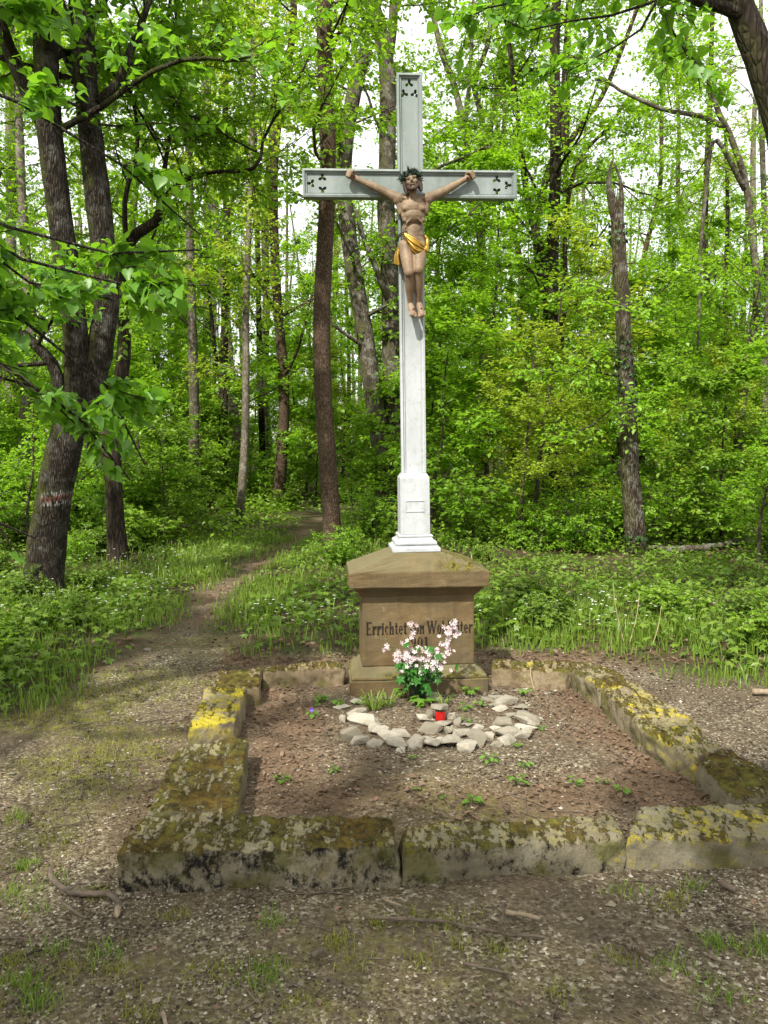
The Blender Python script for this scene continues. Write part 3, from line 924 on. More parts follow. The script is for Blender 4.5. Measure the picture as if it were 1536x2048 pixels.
# arms
for sg, sh_, el, wr, ha in ((-1, (799, 405), (762, 385), (722, 366), (708, 358)), (1, (852, 404), (890, 386), (924, 366), (939, 358))):
    limb([L(*sh_, -0.112), L((sh_[0] + el[0]) / 2, (sh_[1] + el[1]) / 2, -0.100), L(*el, -0.088), L((el[0] * 0.6 + wr[0] * 0.4), (el[1] * 0.6 + wr[1] * 0.4), -0.082), L(*wr, -0.070), L(*ha, -0.066)],
         (0.038, 0.031, 0.0265, 0.027, 0.019, 0.018), 16)
    bd.add(*ellipsoid(L(sh_[0] + sg * 2, sh_[1] + 1, -0.112), (0.038, 0.036, 0.038)))
    limb([L(sh_[0], sh_[1] + 6, -0.112), L(sh_[0] - sg * 2, sh_[1] + 26, -0.112)], (0.028, 0.022))
    hx = L(*ha, -0.066)
    bd.add(*ellipsoid(hx, (0.027, 0.015, 0.026)))
    dv = unit(L(*ha, 0) - L(*wr, 0))
    up = np.array([-dv[2], 0, dv[0]]) * (1 if dv[0] > 0 else -1)
    for k in range(4):                                     # fingers curling forward over the nail
        b = hx + dv * 0.018 + up * (0.021 - 0.0135 * k)
        ln = (0.9, 1.0, 0.95, 0.8)[k]
        limb([b, b + dv * 0.022 * ln + np.array([0, -0.010, 0]), b + dv * 0.017 * ln + np.array([0, -0.030, -0.004]), b - dv * 0.002 + np.array([0, -0.034, -0.006])], (0.0085, 0.008, 0.0075, 0.007), 8, sides=8)
    limb([hx + up * 0.018 - dv * 0.008, hx + up * 0.030 + dv * 0.004 + np.array([0, -0.014, 0]), hx + up * 0.020 + dv * 0.014 + np.array([0, -0.028, 0])], (0.010, 0.009, 0.008), 7, sides=8)
# legs
for kn, hip, an, ft in (((814, 551), (809, 495), (819, 604), (822, 634)), ((833, 545), (838, 495), (836, 603), (840, 634))):
    limb([L(*hip, -0.112), L((hip[0] + kn[0]) / 2, (hip[1] + kn[1]) / 2, -0.150), L(*kn, -0.178)], (0.047, 0.044, 0.034), 10)
    bd.add(*ellipsoid(L(kn[0], kn[1] - 1, -0.190), (0.026, 0.022, 0.028)))
    limb([L(*kn, -0.172), L(kn[0] * 0.65 + an[0] * 0.35, kn[1] * 0.65 + an[1] * 0.35, -0.140), L(*an, -0.085)], (0.032, 0.031, 0.019), 10)
    limb([L(*an, -0.078), L((an[0] + ft[0]) / 2, (an[1] + ft[1]) / 2 - 1, -0.108), L(ft[0], ft[1] - 5, -0.128)], (0.020, 0.023, 0.020), 8, 1.0)
    bd.add(*ellipsoid(L(ft[0], ft[1] - 8, -0.118), (0.025, 0.018, 0.022)))
    for k in range(5):
        sg = 1 if kn[0] > 823 else -1
        x = ft[0] + sg * (-5.5 + 3.1 * k)
        r = (0.0095, 0.0075, 0.0072, 0.0068, 0.0062)[k]
        limb([L(x, ft[1] - 8, -0.126), L(x, ft[1] - 1 - 0.9 * k, -0.136)], (r, r * 0.95), 5, sides=8)
# head, turned up a little
HR = Matrix.Rotation(R(-16), 3, 'X') @ Matrix.Rotation(R(-9), 3, 'Y') @ Matrix.Rotation(R(-12), 3, 'Z')
HN = np.array(HR)
HC = L(822.5, 376, -0.150)
def hd(x, y, z):
    return HC + HN @ np.array([x, y, z])
bd.add(*ellipsoid(HC, (0.041, 0.050, 0.056), HN))
bd.add(*ellipsoid(hd(0, -0.014, -0.036), (0.031, 0.034, 0.036), HN))
bd.add(*ellipsoid(hd(0, -0.030, -0.062), (0.018, 0.018, 0.014), HN))
limb([hd(0, -0.046, 0.010), hd(0, -0.062, -0.020)], (0.0065, 0.0095), 6, sides=8)
limb([hd(-0.030, -0.036, 0.014), hd(0, -0.048, 0.013), hd(0.030, -0.036, 0.014)], (0.007, 0.008, 0.007), 8, sides=8)
for s in (-1, 1):
    bd.add(*ellipsoid(hd(s * 0.022, -0.034, -0.018), (0.014, 0.014, 0.014), HN))
    bd.add(*ellipsoid(hd(s * 0.041, 0.006, -0.008), (0.007, 0.012, 0.018), HN))
limb([hd(-0.010, -0.050, -0.040), hd(0.010, -0.050, -0.040)], (0.006, 0.006), 5, sides=8)
body = bd.obj('body', FLESH, fig)
rm = body.modifiers.new('r', 'REMESH')
rm.mode = 'VOXEL'
rm.voxel_size = 0.0042
sm = body.modifiers.new('s', 'SMOOTH')
sm.factor = 0.5
sm.iterations = 3
bake(body)
shade(body.data)
body.data.materials.clear()
body.data.materials.append(FLESH)
def lumps(name, mat, parts, vox=0.005, it=2, parent=None):
    mb = MB()
    for V, F in parts:
        mb.add(V, F)
    o = mb.obj(name, mat, parent or fig)
    r_ = o.modifiers.new('r', 'REMESH')
    r_.mode = 'VOXEL'
    r_.voxel_size = vox
    s_ = o.modifiers.new('s', 'SMOOTH')
    s_.factor = 0.5
    s_.iterations = it
    bake(o)
    shade(o.data)
    o.data.materials.clear()
    o.data.materials.append(mat)
    return o
def seg(pts, rad, n=9, sides=8, fl=None):
    q = resample(np.array(pts), n)
    return tube(q, np.interp(np.linspace(0, 1, n), np.linspace(0, 1, len(rad)), rad), sides, True, fl)
hair = [ellipsoid(hd(0, 0.014, 0.012), (0.049, 0.050, 0.058), HN)]
for s in (-1, 1):
    hair.append(seg([hd(s * 0.046, 0.0, 0.02), hd(s * 0.052, 0.002, -0.03), hd(s * 0.048, -0.002, -0.056), hd(s * 0.050, -0.008, -0.082)], (0.014, 0.015, 0.013, 0.006)))
    hair.append(seg([hd(s * 0.040, 0.014, 0.0), hd(s * 0.046, 0.012, -0.04), hd(s * 0.048, 0.006, -0.070)], (0.016, 0.018, 0.010)))
lumps('hair', HAIR, hair, 0.005)
beard = [seg([hd(s * 0.033, -0.020, -0.030), hd(s * 0.026, -0.036, -0.056), hd(s * 0.006, -0.045, -0.076)], (0.009, 0.012, 0.010)) for s in (-1, 1)]
beard += [seg([hd(s * 0.002, -0.056, -0.031), hd(s * 0.018, -0.048, -0.042)], (0.0055, 0.004)) for s in (-1, 1)]
beard.append(ellipsoid(hd(0, -0.042, -0.070), (0.017, 0.014, 0.014), HN))
lumps('beard', HAIR, beard, 0.0035, 2)
for s in (-1, 1):
    MB().add(*ellipsoid(hd(s * 0.0165, -0.0445, 0.0005), (0.009, 0.005, 0.005), HN, 8, 6)).obj('eye', HAIR, fig, True)
cr = MB()
rng = np.random.default_rng(3)
for k in range(5):
    a = np.linspace(0, 2 * np.pi, 40, endpoint=False)
    ph = rng.uniform(0, 6)
    pts = np.array([hd(0.052 * math.cos(t), 0.010 + 0.054 * math.sin(t), 0.036 + 0.012 * math.sin(5 * t + ph) + 0.004 * k) * 1.0 for t in a])
    pts = np.concatenate([pts, pts[:1]])
    cr.add(*tube(pts, 0.008, 6))
for k in range(150):
    t, z = rng.uniform(0, 6.28), rng.uniform(0.020, 0.056)
    b = hd(0.054 * math.cos(t), 0.010 + 0.056 * math.sin(t), z)
    d = HN @ unit(np.array([math.cos(t), math.sin(t), rng.uniform(-0.3, 0.8)])) + rng.normal(0, 0.35, 3)
    cr.add(*tube(np.array([b, b + 0.012 * d, b + 0.022 * d + (0, 0, 0.003)]), (0.005, 0.004, 0.001), 4))
cr.obj('crown_of_thorns', THORN, fig)
# loincloth
lc = []
for k in range(6):
    f = k / 5.0
    al = 0.007 * (k % 2)
    pts = [L(806 + 3 * f, 474 + 9 * f, -0.158 - 0.012 * f), L(814 + 3 * f, 479 + 19 * f, -0.172 - 0.014 * math.sin(f * 3) + al), L(828, 488 + 25 * f, -0.182 - 0.014 * math.sin(f * 3.1) + al), L(842, 498 + 14 * f, -0.170 + al), L(850, 502 + 7 * f, -0.135)]
    lc.append(seg(pts, (0.006, 0.0075, 0.0085, 0.0075, 0.006), 14, 8))
for k in range(3):
    lc.append(seg([L(848 + 2 * k, 472 + 4 * k, -0.105 - 0.015 * k), L(850 + k, 488, -0.125 - 0.012 * k), L(847 + 1.5 * k, 512 - 2 * k, -0.150)], (0.008, 0.012, 0.012), 10))
lc.append(ellipsoid(L(847, 505, -0.150), (0.017, 0.020, 0.020)))
lc.append(ellipsoid(L(845, 513, -0.142), (0.015, 0.018, 0.014)))
for k in range(3):
    lc.append(seg([L(800 - k, 492, -0.100 + 0.014 * k), L(795 - 1.5 * k, 510, -0.096 + 0.014 * k), L(797 - 3.2 * k, 531 - 2 * k, -0.094 + 0.016 * k)], (0.009, 0.013, 0.012), 10))
lc.append(seg([L(808, 480, -0.140), L(828, 497, -0.156), L(846, 504, -0.130)], (0.016, 0.026, 0.018), 10))
lumps('loincloth', GOLD, lc, 0.0022, 0)
cdm = MB()
for dz in (0, 0.012):
    pts = [L(812, 473, -0.160), L(802, 475, -0.150), L(796, 479, -0.118), L(796, 483, -0.08)]
    cdm.add(*tube(resample(np.array(pts) + (0, 0, dz), 10), 0.005, 6))
cdm.obj('cord', CORD, fig, True)
for px, py, yy in ((823, 619, -0.128), (839, 618, -0.128), (711, 360, -0.082), (936, 360, -0.082)):
    MB().add(*ellipsoid(L(px, py, yy), (0.009, 0.008, 0.010), None, 8, 6)).obj('nail', BLOOD, fig, True)

# ================================================================ kerb of sandstone blocks
def block(label, quad, h, lichen=0.0, moss=0.2, algae=0.0, ochre=0.0, seed=1, vox=0.011, amp=0.010, tilt=(0, 0, 0, 0)):
    """quad: top face corners as seen (back left, back right, front right, front left); h its height"""
    T4 = np.array([G(px, py, h + t) for (px, py), t in zip(quad, tilt)])
    cen = T4.mean(0)
    c0 = np.array([cen[0], cen[1], 0.0])
    B4 = T4 - cen
    B4[:, :2] *= 1.03
    B4 = B4 + cen
    B4[:, 2] = -0.06
    V = np.concatenate([B4, T4]) - c0
    F = np.array([(0, 1, 2, 3), (4, 7, 6, 5), (3, 2, 6, 7), (1, 0, 4, 5), (2, 1, 5, 6), (0, 3, 7, 4)])
    o = MB().add(V, F).obj('kerb_block', KERB)
    bm = bmesh.new()
    bm.from_mesh(o.data)
    bmesh.ops.recalc_face_normals(bm, faces=bm.faces[:])
    bmesh.ops.bevel(bm, geom=bm.edges[:], offset=0.026, segments=2, affect='EDGES', profile=0.6)
    bm.to_mesh(o.data)
    bm.free()
    r_ = o.modifiers.new('r', 'REMESH')
    r_.mode = 'VOXEL'
    r_.voxel_size = vox
    bake(o)
    V, N = getv(o.data), getn(o.data)
    W = V + c0
    d = amp * 1.3 * fbm(W, 2.6, 2, seed + 7) + amp * 1.5 * fbm(W, 7.5, 3, seed) + amp * 0.7 * fbm(W, 24, 2, seed + 5)
    edge = 0.03 * np.clip(fbm(W, 9, 2, seed + 9) - 0.15, 0, 1)          # chipped places
    a = R(58)
    wv = np.sin((W[:, 0] * math.cos(a) + W[:, 1] * math.sin(a) + 0.02 * fbm(W, 12, 2, seed + 3)) * 2 * np.pi / 0.042)
    d = d - edge + 0.0045 * wv * (N[:, 2] > 0.5)
    setv(o.data, V + N * d[:, None])
    shade(o.data)
    o.data.materials.clear()
    o.data.materials.append(KERB)
    o.location = c0
    o['lichen'], o['moss'], o['algae'], o['ochre'] = float(lichen), float(moss), float(algae), float(ochre)
    return tag(o, label, 'kerb block', 'mossy sandstone kerb round the bed')
block('long grey kerb block with black stained front face and mossy foot', [(292, 1624), (786, 1630), (800, 1688), (238, 1702)], 0.155, 0.12, 0.62, 0.75, 0, 1, 0.009, 0.013)
block('grey kerb block with moss patches between the black stained one and the yellow spotted one', [(806, 1646), (1226, 1622), (1250, 1676), (808, 1700)], 0.130, 0.30, 0.55, 0.55, 0, 7, 0.010, 0.012)
block('corner kerb block with bright yellow lichen and dark moss spots on a grey top', [(1278, 1614), (1760, 1596), (1800, 1672), (1250, 1676)], 0.125, 0.42, 0.52, 0.15, 0, 13, 0.011, 0.011)
block('broad tilted kerb slab with grey bare edge and dark moss', [(352, 1490), (497, 1470), (478, 1617), (292, 1620)], 0.130, 0.20, 0.66, 0.1, 0, 19, 0.010, 0.012, (-0.02, 0.02, 0.0, 0.0))
block('squarish kerb block covered in bright yellow lichen with a sunlit top', [(412, 1376), (494, 1371), (472, 1438), (374, 1452)], 0.140, 0.56, 0.45, 0.2, 0.2, 23, 0.010, 0.010)
block('brown mossy kerb block at the corner behind the yellow lichen one', [(436, 1338), (524, 1333), (522, 1369), (426, 1372)], 0.135, 0.25, 0.70, 0, 0.6, 29, 0.011, 0.010)
block('ochre kerb stone bridging the corner block and the pedestal on the path side', [(527, 1329), (688, 1323), (690, 1332), (523, 1341)], 0.130, 0.1, 0.62, 0.2, 0.5, 31, 0.012, 0.013)
block('ochre kerb stone joining the pedestal to the long row with pale moss', [(985, 1318), (1196, 1321), (1128, 1341), (983, 1333)], 0.130, 0.3, 0.62, 0.2, 0.5, 37, 0.012, 0.013)
block('short kerb block with olive moss beside the ochre stone by the pedestal', [(1137, 1335), (1207, 1329), (1268, 1364), (1199, 1372)], 0.135, 0.42, 0.62, 0.3, 0.1, 41, 0.011, 0.011)
block('kerb block with dense yellow green moss in the middle of the long row', [(1201, 1374), (1270, 1366), (1368, 1428), (1279, 1450)], 0.135, 0.44, 0.46, 0.2, 0.2, 43, 0.011, 0.012)
block('kerb block with yellow green top and pale grey inner face', [(1281, 1454), (1370, 1431), (1448, 1492), (1391, 1512)], 0.130, 0.48, 0.42, 0.1, 0.1, 47, 0.011, 0.013)
block('large dark mossy kerb block meeting the yellow spotted corner block', [(1393, 1515), (1452, 1495), (1610, 1570), (1468, 1598)], 0.130, 0.30, 0.75, 0.2, 0.1, 53, 0.011, 0.012)
# ================================================================ plants: leaf shapes and tree growth
LEAF = {
    'rhomb': (np.array([(0, 0, 0), (0.45, 0.36, 0.07), (1, 0, -0.07), (0.45, -0.36, 0.07)]), [np.array([(0, 3, 2, 1)])]),
    'oval': (np.array([(0, 0, 0), (0.28, 0.30, 0.06), (0.68, 0.27, 0.04), (1, 0, -0.1), (0.68, -0.27, 0.04), (0.28, -0.30, 0.06)]), [np.array([(0, 3, 2, 1), (0, 5, 4, 3)])]),
    'heart': (np.array([(0, 0, 0), (-0.10, 0.20, 0.02), (0.06, 0.44, 0.05), (0.36, 0.47, 0.05), (0.72, 0.25, 0.0), (1.08, 0, -0.14), (0.72, -0.25, 0.0), (0.36, -0.47, 0.05), (0.06, -0.44, 0.05), (-0.10, -0.20, 0.02), (0.45, 0, -0.03)]),
              [np.array([(0, 10, 3, 2), (10, 5, 4, 3), (0, 8, 7, 10), (10, 7, 6, 5)]), np.array([(0, 2, 1), (0, 9, 8)])]),
    'maple': (np.array([(0, 0, 0), (0.0, 0.30, 0.02), (-0.06, 0.52, -0.04), (0.30, 0.36, 0.03), (0.62, 0.60, -0.05), (0.58, 0.20, 0.03), (1.05, 0, -0.08), (0.58, -0.20, 0.03), (0.62, -0.60, -0.05), (0.30, -0.36, 0.03), (-0.06, -0.52, -0.04), (0.0, -0.30, 0.02)]),
              [np.array([(0, 3, 2, 1), (0, 5, 4, 3), (0, 11, 10, 9), (0, 9, 8, 7)]), np.array([(0, 6, 5), (0, 7, 6)])]),
}

CURL = np.random.default_rng(99)

def add_leaves(mb, shape, pos, d, nrm, size, mat=0):
    tv, tf = LEAF[shape]
    n = len(pos)
    if not n:
        return
    d = unit(d)
    s = unit(np.cross(nrm, d))
    w = np.cross(d, s)
    size = np.broadcast_to(size, (n,))
    cu = CURL.uniform(-0.3, 2.6, n)[:, None, None]
    wd = CURL.uniform(0.78, 1.12, n)[:, None, None]
    V = pos[:, None, :] + size[:, None, None] * (tv[None, :, 0:1] * d[:, None, :] + wd * tv[None, :, 1:2] * s[:, None, :] + cu * tv[None, :, 2:3] * w[:, None, :])
    off = np.arange(n)[:, None, None] * len(tv)
    mb.add(V.reshape(-1, 3), [(f[None] + off).reshape(-1, f.shape[1]) for f in tf], mat)

def twig_leaves(rng, A, B, per, size, flat=0.55, droop=0.25, spread=0.9):
    """leaves set alternately along twigs A->B in more or less level sprays"""
    n = len(A)
    t = np.tile(np.linspace(0.12, 1.0, per), (n, 1)) + rng.uniform(-0.05, 0.05, (n, per))
    D = unit(B - A)
    side = unit(np.cross(D, (0, 0, 1.0)) + rng.normal(0, 0.05, (n, 3)))
    sg = np.where(np.arange(per) % 2, 1.0, -1.0)[None, :, None]
    pos = A[:, None, :] + t[..., None] * (B - A)[:, None, :]
    d = 0.55 * D[:, None, :] + spread * sg * side[:, None, :] + rng.normal(0, 0.32, (n, per, 3)) - np.array([0, 0, droop])
    nr = np.array([0, 0, 1.0]) + rng.normal(0, 1 - flat, (n, per, 3))
    sz = size * rng.uniform(0.6, 1.2, (n, per))
    pos = pos + rng.normal(0, size * 0.25, pos.shape)
    return pos.reshape(-1, 3), d.reshape(-1, 3), nr.reshape(-1, 3), sz.reshape(-1)

def wander(rng, a, d, L, n, wob=0.18, up=0.0):
    pts = [np.asarray(a, float)]
    d = unit(np.asarray(d, float))
    st = L / n
    for _ in range(n):
        d = unit(d + rng.normal(0, wob, 3) + np.array([0, 0, up]))
        pts.append(pts[-1] + d * st)
    return np.array(pts)

def side_dir(rng, T, ang):
    a = rng.normal(0, 1, 3)
    a = unit(a - T * (a @ T))
    return unit(T * math.cos(ang) + a * math.sin(ang))

SUNV = np.array(_d)
PATCH = [np.array([G(*q)[:2] for q in pl]) for pl in ([(20, 1450), (200, 1345), (470, 1325), (490, 1400), (380, 1490), (140, 1540), (-60, 1590)], [(1120, 1330), (1330, 1350), (1560, 1345), (1700, 1500), (1500, 1540), (1330, 1460)], [(380, 1250), (520, 1090), (680, 1090), (560, 1250)], [(700, 1330), (880, 1215), (990, 1215), (1120, 1420), (1080, 1490), (900, 1440), (720, 1470)])]

def sunlit(p):
    """True where a leaf would shade one of the sunny places on the ground"""
    g = p[:, :2] + SUNV[:2] / -SUNV[2] * p[:, 2:3]
    s = np.min([poly_sd(g[:, 0], g[:, 1], pl) for pl in PATCH], axis=0) + 0.28 * fbm(p3(g[:, 0], g[:, 1]), 3.0, 3, 91)
    return s < 0

class Tree:
    """wood (trunk and limbs), fine twigs and leaves of one tree"""
    def __init__(s, seed):
        s.r = np.random.default_rng(seed)
        s.wood, s.twig = MB(), MB()
        s.A, s.B = [], []
    def stem(s, pts, r0, r1, sides=12, n=None, knob=0.06, flare=0.0, seed=0):
        pts = np.asarray(pts, float)
        L_ = np.linalg.norm(np.diff(pts, axis=0), axis=1).sum()
        n = n or max(6, int(L_ / 0.22))
        q = resample(pts, n)
        t = np.linspace(0, 1, n)
        rad = r0 + (r1 - r0) * t ** 0.85
        rad = rad * (1 + flare * np.exp(-t * L_ / 0.28))
        V, F = tube(q, rad, sides, True)
        c = np.repeat(q, sides, axis=0)
        k = 1 + knob * (fbm(V, 2.2, 2, seed + 1) * 1.3 + fbm(V, 9, 2, seed + 2) * 0.8)
        if flare:                                               # root ridges at the foot
            ang = np.tile(np.arange(sides) / sides * 2 * np.pi, n)
            k = k + np.repeat(0.22 * np.exp(-t * L_ / 0.25), sides) * np.sin(ang * 5 + seed) * (flare > 0)
        s.wood.add(c + (V - c) * k[:, None], F)
        return q, rad
    def limbs(s, q, rad, f0, f1, count, length, ang=(35, 75), up=0.05, sub=6, tw=6, twl=0.5, lsub=0.45, wob=0.16, bias=None, minr=0.006, r_k=0.5):
        r = s.r
        for k in range(count):
            f = f0 + (f1 - f0) * (k + r.uniform(0, 1)) / count
            i = min(int(f * (len(q) - 1)), len(q) - 2)
            T = unit(q[i + 1] - q[i])
            d = side_dir(r, T, R(r.uniform(*ang)))
            if bias is not None:
                d = unit(d + np.asarray(bias))
            L_ = length * r.uniform(0.65, 1.2) * (1.15 - 0.55 * (f - f0) / max(f1 - f0, 1e-3))
            s.limb(q[i], d, L_, max(rad[i] * r_k * r.uniform(0.6, 1.0), minr), up, sub, tw, twl, lsub, wob)
    def limb(s, a, d, L_, r0, up=0.05, sub=6, tw=6, twl=0.5, lsub=0.45, wob=0.16, path=None):
        r = s.r
        p = wander(r, a, d, L_, max(5, int(L_ / 0.3)), wob, up) if path is None else resample(path, max(6, int(L_ / 0.25)))
        n = len(p)
        s.wood.add(*tube(p, np.linspace(r0, r0 * 0.25, n), 7 if r0 > 0.03 else 5, False))
        for k in range(sub):
            f = 0.18 + 0.82 * (k + r.uniform(0, 1)) / sub
            i = min(int(f * (n - 1)), n - 2)
            T = unit(p[i + 1] - p[i])
            dd = side_dir(r, T, R(r.uniform(25, 70)))
            dd[2] *= 0.6
            Lb = L_ * lsub * r.uniform(0.6, 1.25) * (1.1 - 0.5 * f)
            s.branch(p[i], dd, Lb, r0 * (1 - 0.7 * f) * 0.5, tw, twl, up * 0.5)
        s.branch(p[-2], p[-1] - p[-2], L_ * lsub * 0.7, r0 * 0.25, tw, twl, up * 0.5)
    def branch(s, a, d, L_, r0, tw=6, twl=0.5, up=0.0):
        r = s.r
        p = wander(r, a, d, L_, max(3, int(L_ / 0.3)), 0.2, up)
        n = len(p)
        s.twig.add(*tube(p, np.linspace(max(r0, 0.004), 0.003, n), 4, False))
        for k in range(tw):
            f = 0.15 + 0.85 * (k + r.uniform(0, 1)) / tw
            i = min(int(f * (n - 1)), n - 2)
            T = unit(p[i + 1] - p[i])
            dd = side_dir(r, T, R(r.uniform(25, 65)))
            dd[2] *= 0.45
            e = p[i] + unit(dd) * twl * r.uniform(0.5, 1.2)
            s.tw(p[i], e)
        s.tw(p[-1], p[-1] + unit(p[-1] - p[-2]) * twl * 0.7)
    def tw(s, a, e):
        s.A.append(a)
        s.B.append(e)
        m = (a + e) / 2 + s.r.normal(0, 0.02, 3)
        s.twig.add(*tube(np.array([a, m, e]), (0.004, 0.003, 0.0015), 3, False))
    def build(s, root, bark, leafm, shape='rhomb', per=12, size=0.085, flat=0.55, droop=0.25, gaps=False, keep=1.0):
        tr = s.wood.obj('trunk', bark, root, True)
        lv = MB()
        for V in s.twig.v:
            pass
        lv.v, lv.f, lv.n = s.twig.v, s.twig.f, s.twig.n
        if s.A and per:
            A, B = np.array(s.A), np.array(s.B)
            p, d, nr, sz = twig_leaves(s.r, A, B, per, size, flat, droop)
            if keep < 1:
                m = s.r.uniform(0, 1, len(p)) < keep
                p, d, nr, sz = p[m], d[m], nr[m], sz[m]
            if gaps:  # crown shaped for light: leaves removed where sun patches are wanted
                m = ~sunlit(p) | (s.r.uniform(0, 1, len(p)) < 0.06)
                p, d, nr, sz = p[m], d[m], nr[m], sz[m]
            add_leaves(lv, shape, p, d, nr, sz, 1)
        if lv.n:
            c = lv.obj('crown', [B_TWIG, leafm], root, True if shape == 'heart' else [0])
        return root

def at_root(root):
    """stems are given in place: shift the meshes so the root sits at the trunk's foot"""
    o = Vector(root.location)
    for ch in root.children:
        ch.data.transform(Matrix.Translation(-o))
    return root

def hero(label, base, seed, group=None, name='forest_tree'):
    r = thing(name, label, 'tree', (base[0], base[1], 0), 0, group)
    return r, Tree(seed)

# ---- old linden with two stems and a painted waymark
D = 7.6
b0 = G(88, 1196)
rt, T = hero('old leaning two stemmed linden with furrowed bark and a white red waymark band', b0, 11, name='linden_tree')
foot = [b0 + (0, 0, -0.1), PT(88, 1150, D), PT(108, 1000, D), PT(128, 900, D), PT(150, 800, D)]
T.stem(foot, 0.205, 0.155, 22, 24, 0.10, 0.10, 3)
q1, r1 = T.stem([PT(140, 850, D), PT(150, 790, D), PT(152, 700, D), PT(143, 600, D), PT(118, 420, D), PT(98, 250, D), PT(92, 100, D), PT(96, -60, D), PT(110, -320, D + 0.3)], 0.136, 0.105, 18, 44, 0.10, 0, 3)
q2, r2 = T.stem([PT(148, 860, D + 0.05), PT(178, 780, D + 0.05), PT(200, 700, D + 0.1), PT(213, 600, D + 0.15), PT(205, 480, D + 0.2), PT(190, 350, D + 0.2), PT(172, 180, D + 0.2), PT(160, 0, D + 0.2), PT(140, -320, D + 0.2)], 0.138, 0.10, 18, 44, 0.10, 0, 5)
q3, r3 = T.stem([PT(128, 850, D - 0.05), PT(110, 740, D - 0.1), PT(60, 680, D - 0.15), PT(10, 640, D - 0.2), PT(-60, 600, D - 0.3)], 0.075, 0.035, 10, 16, 0.1, 0, 6)
q4, r4 = T.stem([PT(110, 300, D), PT(70, 215, D), PT(30, 130, D), PT(-10, 20, D), PT(-60, -120, D)], 0.085, 0.05, 10, 14, 0.1, 0, 7)
q5, r5 = T.stem([PT(196, 205, D + 0.2), PT(235, 165, D + 0.25), PT(258, 110, D + 0.3), PT(300, 0, D + 0.3)], 0.055, 0.03, 9, 12, 0.1, 0, 8)
for q, r in ((q1, r1), (q2, r2)):
    T.limbs(q, r, 0.50, 1.0, 9, 1.9, (40, 80), 0.02, 5, 5, 0.42, 0.45)
T.limbs(q3, r3, 0.3, 1.0, 3, 1.2, (30, 70), 0.0, 4, 5, 0.4)
T.limbs(q4, r4, 0.3, 1.0, 4, 1.5, (30, 70), 0.0, 5, 5, 0.4)
T.limbs(q5, r5, 0.3, 1.0, 3, 1.3, (30, 70), 0.0, 5, 5, 0.4)
T.build(rt, B_LINDEN, L_LINDEN, 'heart', 9, 0.085, 0.5, 0.45)
at_root(rt)
for c in rt.children:
    if c.name.startswith('trunk'):
        pass
# ---- many-branched slender tree right behind it
b0 = np.array([-3.45, 9.4 * YS, 0])
Dm = 9.4
rt, T = hero('dark slender tree with forking limbs close behind the waymarked linden', b0, 12)
b = PT(232, 900, Dm)
q1, r1 = T.stem([np.array([b[0], Dm * YS, -0.1]), PT(228, 980, Dm), PT(232, 850, Dm), PT(248, 700, Dm), PT(248, 560, Dm), PT(262, 480, Dm), PT(315, 440, Dm), PT(322, 400, Dm)], 0.125, 0.06, 12, 36, 0.08, 0.3, 4)
for pth, ra in (([(322, 400), (360, 365), (420, 345), (510, 335), (530, 270), (590, 170), (620, 110)], 0.030), ([(322, 400), (330, 330), (345, 230), (330, 130), (340, 0)], 0.034),
                ([(255, 520), (250, 400), (275, 300), (268, 210), (240, 130), (205, 90)], 0.036), ([(345, 230), (400, 235), (450, 270), (520, 308)], 0.02), ([(330, 300), (300, 250), (262, 190), (330, 150), (450, 60)], 0.018),
                ([(262, 480), (258, 580), (285, 520), (312, 460)], 0.03), ([(340, 150), (352, 60), (350, -80)], 0.025), ([(268, 210), (290, 100), (285, -60)], 0.024)):
    q, r = T.stem([PT(x, y, Dm + 0.3 * math.sin(k + x)) for k, (x, y) in enumerate(pth)], ra, ra * 0.5, 7, None, 0.08, 0, 9)
    T.limbs(q, r, 0.15, 1.0, 6, 1.3, (30, 75), 0.02, 5, 5, 0.42, 0.5)
T.build(rt, B_DARK, L_TREE, 'oval', 8, 0.080, 0.5, 0.35)
at_root(rt)

# ---- slim brown trunk just beside the cross
D = 10.2
b0 = G(664, 1110)
rt, T = hero('slim brown trunk with dark flecked bark between the path and the cross', b0, 14)
q, r = T.stem([b0 + (0, 0, -0.1), PT(664, 1060, D), PT(655, 920, D), PT(645, 760, D), PT(644, 620, D), PT(652, 450, D), PT(656, 300, D), PT(650, 120, D), PT(648, -60, D), PT(650, -420, D)], 0.128, 0.095, 14, 60, 0.05, 0.22, 9)
T.limbs(q, r, 0.50, 1.0, 12, 1.7, (45, 85), 0.02, 5, 5, 0.45, 0.45, r_k=0.28)
T.build(rt, B_BROWN, L_TREE, 'oval', 9, 0.085, 0.5, 0.35)
at_root(rt)

# ---- twin grey trunks behind the cross
D = 14.0
b0 = np.array([PT(778, 1000, D)[0], D * YS, 0])
rt, T = hero('pair of smooth grey trunks rising from one foot right behind the cross', b0, 15)
q1, r1 = T.stem([b0 + (-0.05, 0, -0.1), PT(768, 940, D), PT(745, 780, D), PT(728, 660, D), PT(704, 520, D), PT(690, 400, D), PT(690, 300, D), PT(715, 150, D), PT(735, 100, D)], 0.20, 0.13, 14, 50, 0.06, 0.2, 2)
q2, r2 = T.stem([b0 + (0.12, 0, -0.1), PT(788, 900, D + 0.2), PT(784, 740, D + 0.2), PT(780, 560, D + 0.2), PT(772, 420, D + 0.2), PT(775, 280, D + 0.2), PT(772, 120, D + 0.2), PT(740, -20, D + 0.2), PT(715, -300, D)], 0.205, 0.13, 14, 56, 0.06, 0.2, 4)
q3, r3 = T.stem([PT(776, 600, D + 0.1), PT(745, 520, D), PT(725, 470, D), PT(712, 420, D - 0.1)], 0.06, 0.04, 8, 14, 0.08, 0, 5)
